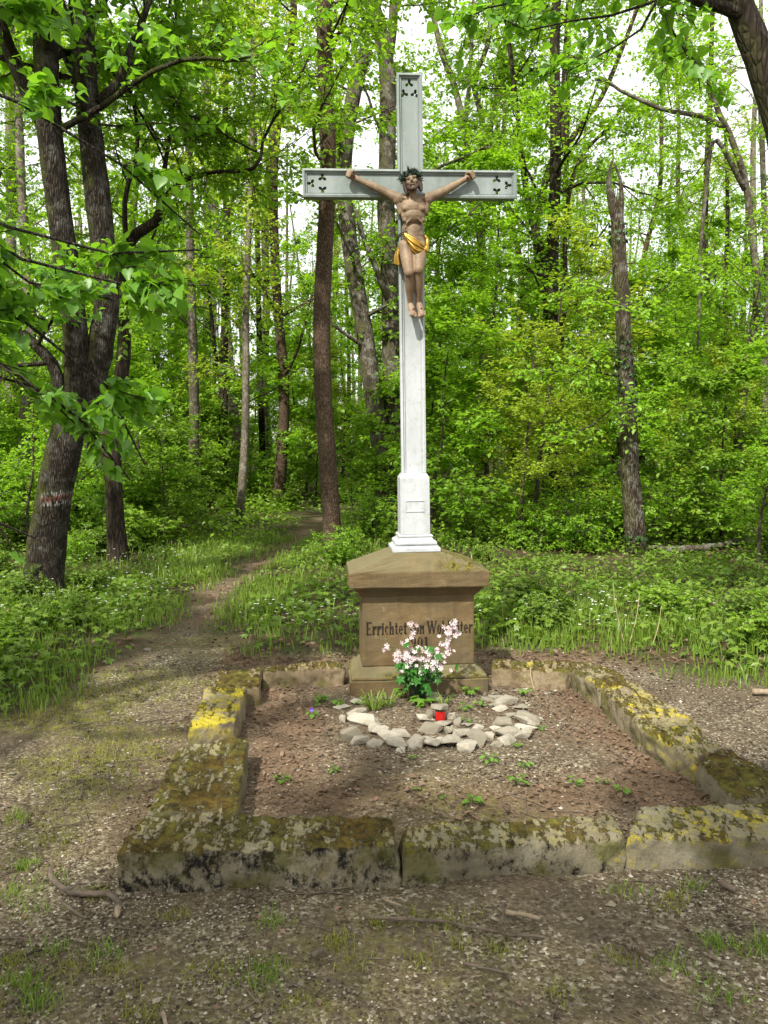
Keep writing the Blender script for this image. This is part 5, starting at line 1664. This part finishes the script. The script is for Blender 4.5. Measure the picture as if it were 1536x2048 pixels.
# single tufts on the gravel
TUFT = [(1255, 1787, 0), (1385, 1778, 0), (1345, 1812, 1), (1430, 1888, 0), (1495, 1902, 0), (1345, 1930, 0), (1240, 1915, 1), (1440, 1985, 0), (1132, 1990, 1), (1530, 1890, 0), (920, 1895, 1), (850, 1838, 1), (905, 1850, 1), (850, 1920, 1), (670, 1890, 1), (545, 1848, 0), (345, 1835, 1),
        (205, 1915, 0), (380, 1950, 1), (440, 1945, 1), (525, 1970, 0), (535, 1945, 0), (600, 2010, 1), (290, 2030, 1), (70, 1980, 0), (40, 1965, 0), (80, 2010, 0), (20, 1925, 1), (100, 1905, 0), (60, 1825, 0), (35, 1790, 0), (95, 1770, 0), (50, 1735, 0), (100, 1680, 1), (30, 1640, 0), (680, 1880, 1), (240, 1940, 1),
        (760, 1848, 1), (715, 1925, 1), (1010, 1900, 1), (1350, 1795, 1), (190, 1790, 1), (130, 1945, 1)]
for px, py, kk in TUFT:
    c = G(px, py)
    n = int(rg.integers(45, 95))
    rr = rg.uniform(0.02, 0.045)
    x, y = c[0] + rg.normal(0, rr, n), c[1] + rg.normal(0, rr * 0.8, n)
    blades(gr, x, y, gh(x, y), rg.uniform(0.015, 0.055, n) * (1.15 if not kk else 0.8), 0.0017, kk, 1.0)
# long blades of the clumps in the bed
tag(gr.obj('grass', [L_GRASS, L_GRASSY]), 'thin grass along the path and in tufts on the gravel', 'grass', kind='stuff')

# --- white wood anemones
wf = MB()
def flowers(x, y, z, h, size):
    n = len(x)
    for k in range(6):
        a = k / 6 * 6.283 + rg.uniform(0, 1, n)
        p = np.stack([x, y, z + h], -1)
        add_leaves(wf, 'rhomb', p, np.stack([np.cos(a), np.sin(a), 0.25 + 0 * a], -1), np.tile((0, -0.35, 1.0), (n, 1)) + rg.normal(0, 0.15, (n, 3)), size * rg.uniform(0.7, 1.1, n))
for cx, cy, sx, sy, n in ((-2.5, 7.3, 0.55, 0.5, 90), (-2.35, 8.1, 0.5, 0.4, 40), (-2.6, 9.8, 0.8, 0.5, 70), (1.45, 6.75, 0.35, 0.2, 40), (1.75, 7.2, 0.4, 0.25, 40), (-0.75, 6.8, 0.35, 0.25, 35), (-0.5, 6.6, 0.2, 0.1, 10), (2.2, 6.9, 0.4, 0.3, 20)):
    x, y = rg.normal(cx, sx, n), rg.normal(cy, sy, n)
    k = poly_sd(x, y, BARE) > 0.15
    x, y = x[k], y[k]
    flowers(x, y, gh(x, y), rg.uniform(0.10, 0.22, len(x)), 0.014)
tag(wf.obj('wildflowers', [PETAL_W]), 'small white anemones scattered in the green by the path', 'flowers', kind='stuff')

# --- gravel
def gravel_mat():
    m = Mat('gravel')
    r = m.n('NewGeometry').outputs['Random Per Island']
    c = m.ramp(r, [(0.0, (0.022, 0.017, 0.011)), (0.5, (0.100, 0.080, 0.052)), (0.78, (0.205, 0.172, 0.120)), (0.92, (0.30, 0.26, 0.20)), (1.0, (0.46, 0.42, 0.35))])
    n = m.noise(m.co('Object'), 150, 3)
    c = m.mix(m.math('MULTIPLY', m.mr(n, 0.4, 0.7), 0.35), c, (0.05, 0.04, 0.03))
    return m.bsdf(c, 0.92, None, 0.15)
OCT = np.array([(1, 0, 0), (0, 1, 0), (-1, 0, 0), (0, -1, 0), (0, 0, 1), (0, 0, -1)], float)
OF = np.array([(0, 1, 4), (1, 2, 4), (2, 3, 4), (3, 0, 4), (1, 0, 5), (2, 1, 5), (3, 2, 5), (0, 3, 5)])
pb = MB()
def pebbles(x, y, size):
    n = len(x)
    a = rg.uniform(0, 6.283, n)
    sc = size[:, None] * np.stack([rg.uniform(0.7, 1.3, n), rg.uniform(0.6, 1.1, n), rg.uniform(0.35, 0.7, n)], -1)
    V = (OCT[None] * rg.uniform(0.7, 1.25, (n, 6, 1)) + rg.normal(0, 0.12, (n, 6, 3))) * sc[:, None, :]
    c, s = np.cos(a)[:, None], np.sin(a)[:, None]
    X = V[..., 0] * c - V[..., 1] * s
    Y = V[..., 0] * s + V[..., 1] * c
    W = np.stack([X + x[:, None], Y + y[:, None], V[..., 2] + (gh(x, y) + sc[:, 2] * 0.35)[:, None]], -1)
    pb.add(W.reshape(-1, 3), (OF[None] + np.arange(n)[:, None, None] * 6).reshape(-1, 3))
def peb_density(x, y):
    s = poly_sd(x, y, BARE)
    nz = fbm(p3(x, y), 1.6, 3, 66)
    lt = litter_mask(x, y)
    return np.clip((s < 0.05) * (0.55 + 1.7 * nz + 1.2 * (x > 1.5) * (y > 3.8)) * (1 - 0.7 * lt), 0.0, 1)
x, y, _ = scatter(62000, -2.6, 2.6, 1.5, 3.3, peb_density)
pebbles(x, y, 0.0035 + 0.0045 * rg.uniform(0, 1, len(x)) ** 2.2)
x, y, _ = scatter(30000, -2.8, 3.2, 3.3, 5.8, peb_density)
pebbles(x, y, 0.0042 + 0.006 * rg.uniform(0, 1, len(x)) ** 2.2)
x, y, _ = scatter(500, -2.6, 2.8, 1.6, 9, lambda x, y: (poly_sd(x, y, BARE) < 0) * 1.0)
pebbles(x, y, rg.uniform(0.009, 0.018, len(x)))
tag(pb.obj('gravel', [gravel_mat()]), 'fine loose gravel strewn over the trodden ground', 'gravel', kind='stuff')

# --- dry leaves, bits of bark and tiny twigs
dl = MB()
def lit_density(x, y):
    return np.clip(litter_mask(x, y) * 1.15 - 0.12, 0, 1)
x, y, z = scatter(17000, -1.6, 2.9, 2.4, 6.0, lit_density)
n = len(x)
a = rg.uniform(0, 6.283, n)
pos = np.stack([x, y, z + rg.uniform(0.002, 0.018, n)], -1)
add_leaves(dl, 'oval', pos, np.stack([np.cos(a), np.sin(a), rg.normal(0, 0.3, n)], -1), rg.normal(0, 0.4, (n, 3)) + (0, 0, 1), 0.012 + 0.028 * rg.uniform(0, 1, n) ** 2)
x, y, z = scatter(2600, -2.6, 2.8, 1.5, 6, lambda x, y: (poly_sd(x, y, BARE) < 0.3) * 1.0)
n = len(x)
a = rg.uniform(0, 6.283, n)
add_leaves(dl, 'rhomb', np.stack([x, y, z + 0.008], -1), np.stack([np.cos(a), np.sin(a), rg.normal(0, 0.2, n)], -1), rg.normal(0, 0.35, (n, 3)) + (0, 0, 1), 0.010 + 0.025 * rg.uniform(0, 1, n) ** 3)
x, y, z = scatter(9000, -6, 8, 5.4, 13, lambda x, y: (poly_sd(x, y, BARE) > -0.2) * 0.8)
n = len(x)
a = rg.uniform(0, 6.283, n)
add_leaves(dl, 'rhomb', np.stack([x, y, z + rg.uniform(0.005, 0.05, n)], -1), np.stack([np.cos(a), np.sin(a), rg.normal(0, 0.2, n)], -1), rg.normal(0, 0.35, (n, 3)) + (0, 0, 1), rg.uniform(0.03, 0.06, n))
tag(dl.obj('leaf_litter', [L_DRY]), 'brown dry leaf litter inside and around the kerb', 'leaf litter', kind='stuff')
tl = MB()
x, y, z = scatter(850, -2.4, 2.6, 1.6, 5.6, lambda x, y: (poly_sd(x, y, BARE) < 0.2) * 1.0)
for k in range(len(x)):
    a = rg.uniform(0, 6.283)
    l = rg.uniform(0.02, 0.10)
    d = np.array([math.cos(a), math.sin(a), 0]) * l
    c = np.array([x[k], y[k], z[k] + 0.006])
    tl.add(*tube(np.array([c - d, c + (rg.normal(0, 0.006), rg.normal(0, 0.006), 0.004), c + d]), rg.uniform(0.0012, 0.0028), 4))
tag(tl.obj('twig_litter', [STICK]), 'thin bits of twig strewn over the gravel', 'twig litter', kind='stuff')

# ================================================================ sticks one can pick out
def stick(label, pts, r0, r1_, mat=STICK, sides=9, tip=None, name='fallen_stick', cat='stick', seed=0, z=0.0):
    pp = []
    for p in pts:
        h = p[2] if len(p) > 2 else 0.0
        g_ = G(p[0], p[1], 0.012 + h)
        pp.append(g_ + (0, 0, gh(g_[0], g_[1])[0] + r0 * 0.75))
    c = np.array([pp[0][0], pp[0][1], 0])
    q0 = np.array(pp) - c
    s_ = np.linspace(0, len(q0) - 1, max(10, 7 * (len(q0) - 1)))
    q = np.stack([np.interp(s_, np.arange(len(q0)), q0[:, i_]) for i_ in range(3)], -1)
    q = q + r0 * 1.1 * np.stack([fbm(q + 5, 22, 2, seed), fbm(q + 9, 22, 2, seed + 1), 0.3 * fbm(q, 22, 2, seed + 2)], -1)
    rad = np.linspace(r0, r1_, len(q)) * (1 + 0.35 * fbm(q, 30, 3, seed))
    o = MB().add(*tube(q, rad, sides)).obj(name, mat, None, True)
    o.location = c
    if tip:
        i_ = len(q) // 3
        MB().add(*tube(np.array([q[i_], q[i_] + (0.02, 0.03, 0.01), q[i_] + (0.05, 0.05, 0.0)]), (rad[i_] * 0.6, rad[i_] * 0.45, 0.002), 6)).obj('side_twig', mat, o)
        e = MB().add(*tube(np.array([q[-1] - unit(q[-1] - q[-2]) * 0.004, q[-1] + unit(q[-1] - q[-2]) * 0.03, q[-1] + unit(q[-1] - q[-2]) * 0.055]), (rad[-1] * 1.02, rad[-1] * 0.8, 0.002), 7)).obj('broken_end', STICKPALE, o)
    return tag(o, label, cat)
stick('thick crooked grey branch with a pale broken end lying by the long kerb block', [(100, 1746), (108, 1765), (135, 1785), (170, 1792), (215, 1793), (236, 1803), (236, 1822)], 0.010, 0.012, STICK, 10, True, 'fallen_branch', 'branch', 3)
stick('thin brown stick beside the crooked branch', [(123, 1803), (140, 1820), (168, 1836)], 0.005, 0.004, seed=4)
stick('short dark twig touching the crooked branch', [(185, 1784), (200, 1777), (212, 1773)], 0.004, 0.003, B_TWIG, seed=5)
stick('long thin curved branch lying across the gravel before the kerb', [(735, 1834), (800, 1840), (880, 1845), (950, 1858), (1020, 1872), (1092, 1877)], 0.006, 0.0035, STICK, seed=6)
stick('straight pale barked stick on the gravel before the kerb', [(1012, 1830), (1045, 1834), (1080, 1841)], 0.0085, 0.006, STICKPALE, seed=7)
stick('stubby thick piece of wood by the yellow spotted kerb corner', [(1437, 1770), (1452, 1776), (1470, 1783)], 0.012, 0.010, STICK, seed=8)
stick('bleached split stick near the long thin branch', [(770, 1798), (785, 1806), (803, 1813)], 0.006, 0.003, STICKPALE, seed=9)
stick('fine twig with a bend below the long thin branch', [(925, 1926), (975, 1938), (1020, 1947)], 0.0045, 0.003, STICK, seed=10)
stick('dark twig lying near the edge of the grassy gravel', [(52, 1911), (68, 1905), (84, 1901)], 0.005, 0.004, B_TWIG, seed=11)
stick('thick brown bark chip stick among the gravel tufts', [(620, 1918), (634, 1910), (645, 1905)], 0.010, 0.007, STICK, seed=12)
stick('pale upright peg like stick end by the gravel tufts', [(325, 2032), (328, 2042), (331, 2056)], 0.006, 0.005, STICKPALE, seed=13)
stick('slim curved stick on the sunlit gravel next to the slab', [(160, 1600), (165, 1580), (168, 1562)], 0.005, 0.003, STICK, seed=14)
stick('brown leaf stalk like stick between kerb and gravel tufts', [(1258, 1900), (1264, 1888), (1262, 1876)], 0.005, 0.004, STICK, seed=15)
stick('weathered pale log end lying at the edge of the green bank', [(1505, 1386), (1530, 1388), (1560, 1390)], 0.020, 0.018, STICKPALE, name='fallen_log', cat='log', seed=16)
b_ = G(1300, 1114)
stick('mossy fallen log stretching away from the snag foot', [(1300, 1112), (1340, 1110), (1400, 1106), (1520, 1090)], 0.06, 0.045, B_GREY, 10, name='fallen_log', cat='log', seed=17)
stick('forked dark dead branch lying in the grass near the path', [(520, 1172), (530, 1160), (540, 1154), (555, 1158)], 0.014, 0.008, B_DARK, name='fallen_branch', cat='branch', seed=18)

# dry grass stalks standing on the bank
for k, (px, py, ex, ey, dz) in enumerate(((1255, 1300, 1285, 1190, 0.42), (1252, 1300, 1230, 1165, 0.5), (1298, 1310, 1330, 1215, 0.35), (1070, 1385, 1069, 1350, 0.18))):
    a = G(px, py)
    e = a + np.array([(ex - px) / FPX * a[1], 0.1, dz])
    m_ = (a + e) / 2 + np.array([0.02 * (-1) ** k, 0, 0.02])
    o = MB().add(*tube(resample(np.array([a, m_, e]) - a, 8), np.linspace(0.004, 0.002, 8), 5)).obj('dry_stalk', STALK, None, True)
    o.location = a
    tag(o, ['tall dry stalk leaning on the grassy bank behind the ochre kerb stone', 'tallest thin dry stalk on the grassy bank', 'bent dry stalk among the bushes of the bank', 'short brown stalk standing inside the kerb by the ochre stone'][k], 'stalk')

# ================================================================ ring of pale stones round the flower bed
def rock(seed, r, flat=False):
    rr = np.random.default_rng(seed)
    bm = bmesh.new()
    n = 12
    pts = unit(rr.normal(0, 1, (n, 3))) * rr.uniform(0.8, 1.08, (n, 1))
    pts = np.clip(pts, -0.85, 0.85) * np.asarray(r)
    vs = [bm.verts.new(p) for p in pts]
    bmesh.ops.convex_hull(bm, input=vs)
    for v in [v for v in bm.verts if not v.link_faces]:
        bm.verts.remove(v)
    bmesh.ops.bevel(bm, geom=bm.edges[:], offset=min(r) * 0.07, segments=1, affect='EDGES')
    me = bpy.data.meshes.new('stone')
    bm.to_mesh(me)
    bm.free()
    me.materials.append(LIME)
    V = getv(me)
    setv(me, V + np.stack([fbm(V + 3, 30, 2, seed), fbm(V + 7, 30, 2, seed + 1), fbm(V + 9, 30, 2, seed + 2)], -1) * 0.004)
    return me
RINGST = []
STONES = [(240, 570, 50, 30), (230, 620, 60, 36), (130, 650, 90, 46), (150, 730, 42, 66), (235, 690, 100, 66), (290, 742, 170, 56), (205, 835, 130, 120), (250, 870, 110, 70), (340, 780, 80, 46), (380, 800, 110, 60), (432, 825, 100, 84), (355, 885, 90, 54), (505, 878, 120, 84), (520, 930, 66, 34), (530, 822, 110, 36), (622, 875, 110, 96), (718, 877, 104, 96),
          (700, 785, 130, 76), (675, 727, 90, 54), (712, 694, 56, 46), (842, 715, 56, 60), (882, 745, 46, 60), (800, 757, 120, 36), (826, 798, 60, 64), (800, 937, 42, 22), (832, 878, 120, 90), (912, 820, 110, 76), (955, 908, 116, 84), (1012, 858, 104, 120), (935, 770, 70, 32), (1005, 786, 80, 42), (1080, 838, 56, 56), (1120, 892, 80, 46), (1200, 866, 110, 74),
          (1155, 716, 90, 46), (1215, 706, 60, 28), (1178, 756, 130, 76), (1130, 800, 80, 50), (1215, 822, 150, 84), (1300, 822, 110, 80), (1275, 740, 120, 56), (1320, 786, 110, 64), (1340, 716, 130, 64), (1370, 766, 70, 46), (1410, 730, 34, 26), (1290, 652, 100, 36), (1190, 612, 120, 56), (1128, 572, 50, 26), (1112, 594, 100, 40), (1080, 606, 80, 40), (1150, 630, 60, 28), (1140, 668, 90, 36), (1100, 640, 80, 36),
          (1262, 546, 70, 22), (1322, 542, 40, 20), (1460, 562, 46, 34), (1490, 552, 34, 18), (612, 574, 100, 36), (715, 577, 90, 30), (742, 600, 90, 30), (500, 880, 60, 50), (660, 860, 50, 40), (770, 860, 60, 50)]
def ground_stone(px, py, w, h, seed, label, group, zlift=0.0):
    D_ = G(px, py + h * 0.5)[1]
    wm = w / FPX * D_ * 0.92
    hm = h / FPX * D_ * 1.15
    rr = np.random.default_rng(seed)
    r = (wm * 0.98, max(wm * 0.6, hm * 0.75), max(hm * 0.55, 0.012))
    base = G(px, py + h * 0.28)
    o = link('stone', rock(seed, r))
    o.location = (base[0], base[1], r[2] * 0.48 + zlift)
    o.rotation_euler = (rr.uniform(-0.22, 0.22), rr.uniform(-0.22, 0.22), rr.uniform(-0.35, 0.35))
    if group:
        RINGST.append((o, label))
    return tag(o, label, 'stone', group)
for k, (zx, zy, w, h) in enumerate(STONES):
    big = w * h > 7000
    flatp = h < 40
    lab = 'large pale ring stone' if big else ('flat pale ring stone' if flatp else 'mid sized pale ring stone')
    grp = 'larger ring stones' if big else ('flat ring stones' if flatp else 'mid sized ring stones')
    ground_stone(640 + zx * 0.3125, 1210 + zy * 0.3125, w * 0.3125, h * 0.3125, 500 + k, lab, grp)
ground_stone(53, 1420, 10, 6, 801, 'small whitish stone lying alone at the edge of the grass by the path', None)
ground_stone(219, 1530, 14, 9, 802, 'small rounded stone lying alone on the trodden ground beside the tilted slab', None)
ground_stone(298, 1300, 16, 8, 803, 'small grey stone lying on the brown path', None)
ground_stone(1467, 1766, 14, 9, 804, 'small round tan stone next to the stubby piece of wood', None)
ground_stone(1160, 1925, 14, 8, 805, 'blue grey flat pebble among the gravel', None)

relabel(RINGST, [('red candle', *G(881, 1436)[:2]), ('violet plant', *G(640, 1405)[:2]), ('flower pot', *G(838, 1380)[:2]), ('pedestal corner by the long row', *G(985, 1390)[:2]), ('front kerb joint', *G(803, 1660)[:2]), ('largest leafy seedling', *G(1033, 1572)[:2])])
o = link('stone', rock(806, (0.022, 0.018, 0.012)))
o.location = P(912, 1127, DF + 0.10)
o.location.z = ZC1 + 0.055
tag(o, 'tiny pale stone resting on the mossy slope of the pedestal cap', 'stone')
# --- red grave candle under its cap stone
cpos = G(640 + 770 * 0.3125, 1210 + 738 * 0.3125)
cn = thing('grave_candle', 'small red grave candle sheltered under a flat pale stone', 'candle', (cpos[0], cpos[1], 0))
prof = [(0.0, 0.026), (0.004, 0.030), (0.012, 0.0295), (0.052, 0.0310), (0.060, 0.0300)]
V = np.array([(r * math.cos(a), r * math.sin(a), z) for z, r in prof for a in np.linspace(0, 2 * np.pi, 20, endpoint=False)])
F = np.array([(i * 20 + j, i * 20 + (j + 1) % 20, (i + 1) * 20 + (j + 1) % 20, (i + 1) * 20 + j) for i in range(len(prof) - 1) for j in range(20)])
MB().add(V, [F, np.array([list(range(20))[::-1]])]).obj('cup', REDGLASS, cn, True)
V = np.array([(r * math.cos(a), r * math.sin(a), z) for z, r in ((0.060, 0.0315), (0.066, 0.0315), (0.068, 0.026)) for a in np.linspace(0, 2 * np.pi, 20, endpoint=False)])
F = np.array([(i * 20 + j, i * 20 + (j + 1) % 20, (i + 1) * 20 + (j + 1) % 20, (i + 1) * 20 + j) for i in range(2) for j in range(20)])
MB().add(V, [F, np.array([list(range(40, 60))])]).obj('lid', POT, cn, True)
o = link('stone', rock(901, (0.062, 0.050, 0.018)))
o.location = (cpos[0], cpos[1] - 0.002, 0.082)
o.rotation_euler = (0.06, 0.05, 0.3)
tag(o, 'flat pale cap stone lying on top of the red grave candle', 'stone')
for k, dx in enumerate((-0.062, 0.066)):
    o = link('stone', rock(903 + k, (0.034, 0.05, 0.040)))
    o.location = (cpos[0] + dx, cpos[1] + 0.015, 0.026)
    tag(o, ['upright side stone propping the cap stone on the candle next to the lump', 'upright side stone propping the cap stone on the candle facing the long row'][k], 'stone')

# ================================================================ bouquet of artificial flowers in a dark pot
DB = fm[1] - 0.10
bc = np.array([P(836, 1380, DB)[0], DB, 0])
bq = thing('flower_bouquet', 'bouquet of pale pink blossoms with dark green leaves in a dark pot before the pedestal', 'bouquet', (bc[0], bc[1], 0))
prof = [(0.0, 0.040), (0.005, 0.044), (0.085, 0.055), (0.095, 0.058), (0.100, 0.058), (0.098, 0.050), (0.06, 0.046)]
V = np.array([(r * math.cos(a), r * math.sin(a), z) for z, r in prof for a in np.linspace(0, 2 * np.pi, 22, endpoint=False)])
F = np.array([(i * 22 + j, i * 22 + (j + 1) % 22, (i + 1) * 22 + (j + 1) % 22, (i + 1) * 22 + j) for i in range(len(prof) - 1) for j in range(22)])
MB().add(V, [F, np.array([list(range(22))[::-1]])]).obj('pot', POT, bq, True)
pet = MB()
for k in range(5):
    a = k / 5 * 6.283
    d = np.array([math.cos(a), math.sin(a), 0.28])
    s = np.array([-math.sin(a), math.cos(a), 0])
    pet.add(np.array([(0, 0, 0.0), d * 0.45 + s * 0.24, d * 0.95 + s * 0.30 + (0, 0, 0.05), d * 0.85 + (0, 0, -0.02), d * 0.95 - s * 0.30 + (0, 0, 0.05), d * 0.45 - s * 0.24]), [np.array([(0, 1, 2, 3), (0, 3, 4, 5)])], 0)
pet.add(*ellipsoid((0, 0, 0.06), (0.13, 0.13, 0.10), None, 6, 4), 1)
PM = pet.mesh('blossom', [PETAL, _simple('flower_eye', (0.45, 0.28, 0.16))])
lfm = MB()
tv, tf = LEAF['maple']
lfm.add(tv, tf)
LM = lfm.mesh('leaf', [L_FLOWERLEAF])
rg = np.random.default_rng(9)
arms = [([(834, 1365), (822, 1320), (818, 1280), (822, 1242)], 26, 7, -0.05), ([(840, 1365), (868, 1310), (892, 1275), (906, 1236)], 34, 9, -0.06), ([(832, 1365), (806, 1325), (786, 1300), (770, 1276)], 9, 6, -0.05),
        ([(832, 1370), (815, 1335), (800, 1315), (790, 1300)], 24, 11, -0.10), ([(838, 1370), (838, 1335), (846, 1310), (850, 1295)], 26, 14, -0.12), ([(842, 1370), (862, 1340), (880, 1322), (890, 1308)], 28, 12, -0.10), ([(890, 1290), (905, 1280), (918, 1268), (926, 1262)], 9, 5, -0.05), ([(836, 1370), (826, 1330), (822, 1310), (816, 1296)], 16, 10, -0.14)]
stm = MB()
bl = []
for pts, n, sp, dy in arms:
    w = np.array([P(x, y, DB + dy * (0.3 + 0.7 * k / 3)) for k, (x, y) in enumerate(pts)])
    w[0] = bc + (0, 0, 0.05)
    q = resample(w, 16)
    stm.add(*tube(q - bc, np.linspace(0.004, 0.0025, 16), 5))
    for k in range(int(n * 0.95)):
        t = 1 - 0.62 * rg.uniform(0, 1) ** 1.3
        i = min(int(t * 15), 15)
        bl.append((q[i] + rg.normal(0, sp / FPX * DB * 0.75, 3) + (0, -0.012, 0), dy))
stm.obj('stem', STEMG, bq, True)
for p, dy in bl:
    o = link('blossom', PM, bq)
    o.location = p - bc
    s = rg.uniform(0.012, 0.0205)
    o.scale = (s, s, s)
    o.rotation_euler = (R(rg.uniform(25, 105)), R(rg.uniform(-35, 35)), rg.uniform(-0.7, 0.7))
for k in range(74):
    t = rg.uniform(0, 1)
    px = 836 + rg.normal(0, 1) * 22
    py = 1346 + rg.normal(0, 1) * 15 + abs(px - 836) * 0.0
    if k > 68:
        px, py = 830 + rg.normal(0, 18), 1290 + rg.normal(0, 8)
    p = P(px, py, DB - rg.uniform(0.0, 0.13))
    o = link('leaf', LM, bq)
    o.location = p - bc
    s = rg.uniform(0.035, 0.065)
    o.scale = (s, s, s)
    o.rotation_euler = (R(rg.uniform(-20, 20)), R(rg.uniform(20, 75)), R(-90 + rg.uniform(-80, 80)))

# ================================================================ little plants in the bed
SEEDL = [LEAF['maple'], LEAF['oval'], LEAF['heart']]
SM = []
for k, (v_, f_) in enumerate(SEEDL):
    mb = MB()
    mb.add(v_, f_)
    SM.append(mb.mesh('leaf', [L_SEED]))
def seedling(px, py, size, nl, kind, label, seed, lmat=None):
    rr = np.random.default_rng(seed)
    c = G(px, py)
    c[2] = gh(c[0], c[1])[0]
    o = thing('seedling', label, 'seedling', tuple(c))
    st = MB()
    tips = []
    for k in range(nl):
        a = k * 2.4 + rr.uniform(-0.4, 0.4)
        hgt = size * rr.uniform(0.35, 0.9)
        e = np.array([math.cos(a) * size * 0.45, math.sin(a) * size * 0.45, hgt])
        st.add(*tube(np.array([(0, 0, -0.01), e * (0.4, 0.4, 0.7), e]), 0.0015, 4, False))
        tips.append((e, a))
    st.obj('stem', STEMG, o)
    for e, a in tips:
        l = link('leaf', SM[kind], o)
        l.location = e
        s = size * rr.uniform(0.5, 0.8)
        l.scale = (s, s, s)
        l.rotation_euler = (R(rr.uniform(-15, 15)), R(rr.uniform(-5, 25)), a + rr.uniform(-0.3, 0.3))
    return o
SD = [(563, 1566, 0.045, 7, 2, 'bright green seedling alone on the leaf litter near the tilted slab'), (666, 1546, 0.035, 6, 2, 'dark green rosette seedling between the bright seedling and the stone ring'), (828, 1584, 0.03, 4, 0, 'tiny yellow green maple seedling near the long kerb block'), (978, 1526, 0.05, 9, 1, 'leafy seedling clump in front of the ring stones'),
      (1033, 1572, 0.055, 10, 1, 'largest bright leafy seedling between ring and kerb'), (945, 1612, 0.045, 7, 2, 'seedling close behind the joint of the front kerb blocks'), (880, 1600, 0.025, 4, 0, 'tiny seedling beside the joint of the front kerb blocks'), (1050, 1538, 0.04, 7, 1, 'pale seedling next to the largest leafy one'), (1150, 1572, 0.04, 6, 0, 'small maple seedling amid reddish litter'),
      (1205, 1570, 0.035, 6, 1, 'grey green seedling amid reddish litter near the long row'), (1245, 1592, 0.04, 6, 2, 'dark leaved seedling by the inner corner of the kerb'), (1060, 1724, 0.03, 3, 0, 'single bright maple leaf seedling at the foot of the mossy kerb block'), (640, 1405, 0.05, 9, 2, 'low violet plant beside the stone ring'), (672, 1412, 0.045, 8, 2, 'green rosette touching the stone ring'),
      (624, 1436, 0.04, 6, 2, 'little leafy plant with a violet flower near the stone ring'), (647, 1368, 0.06, 6, 0, 'upright maple seedling before the ochre kerb stone'), (632, 1415, 0.03, 4, 0, 'pale tiny seedling before the ochre kerb stone'), (943, 1392, 0.06, 8, 0, 'upright leafy plant inside the ring by the pedestal corner'), (806, 1394, 0.06, 8, 0, 'yellow green plant inside the ring beside the pot'), (843, 1412, 0.07, 10, 0, 'bushy yellow green plant inside the ring before the pot'),
      (930, 1424, 0.05, 7, 0, 'leafy plant inside the ring near the candle'), (962, 1416, 0.05, 7, 1, 'small leafy plant beside the inner ring stones'), (1048, 1392, 0.05, 8, 2, 'low green plant outside the ring by the pale flakes'), (932, 1446, 0.035, 6, 0, 'tiny plant squeezed beside the candle stones'), (1080, 1460, 0.03, 6, 0, 'yellow green rosette at the outer end of the ring'), (1032, 1498, 0.035, 6, 0, 'small plant at the ring edge toward the long row'),
      (828, 1518, 0.03, 5, 1, 'sprig in front of the ring stones'), (868, 1448, 0.02, 4, 1, 'sprig on the stones under the candle'), (724, 1410, 0.05, 7, 1, 'leafy plant beside the tall grass clump inside the ring')]
for k, (px, py, s, n, kd, lab) in enumerate(SD):
    o = seedling(px, py, s, n, kd, lab, 1000 + k)
    if 'violet flower' in lab:
        v = link('blossom', None, o)
        bpy.data.objects.remove(v)
        mb = MB()
        for j in range(5):
            a = j / 5 * 6.283
            add_leaves(mb, 'oval', np.array([(0, 0, 0.045)]), np.array([(math.cos(a), -0.4, math.sin(a))]), np.array([(0, -1.0, 0.2)]), 0.016)
        mb.obj('blossom', [PETAL_V], o)
# strap leaved clumps
def clump(px, py, n, h, label, seed):
    rr = np.random.default_rng(seed)
    c = G(px, py)
    o = thing('grass_clump', label, 'grass clump', (c[0], c[1], 0))
    bw = MB()
    q = np.array([(0.0, 0.5, 0), (0.35, 0.5, 0.55), (0.7, 0.4, 0.85), (1.0, 0.0, 0.75)])
    V = np.array([(x, s * w * 0.05, z) for x, w, z in q for s in (-1, 1)])
    F = np.array([(0, 2, 3, 1), (2, 4, 5, 3), (4, 6, 7, 5)])
    me = bw.add(V, F).mesh('blade', [L_GRASS])
    for k in range(n):
        l = link('blade', me, o)
        a = rr.uniform(0, 6.283)
        s = h * rr.uniform(0.6, 1.1)
        l.scale = (s * rr.uniform(0.5, 1.1), s * 1.3, s * rr.uniform(0.6, 1.2))
        l.rotation_euler = (0, 0, a)
        l.location = (0.02 * math.cos(a), 0.02 * math.sin(a), -0.005)
clump(748, 1420, 46, 0.12, 'tall strap leaved grass clump inside the stone ring', 1)
clump(886, 1410, 34, 0.09, 'small grass clump inside the ring between pot and candle', 2)
clump(776, 1412, 26, 0.11, 'loose grass clump leaning toward the pot', 3)
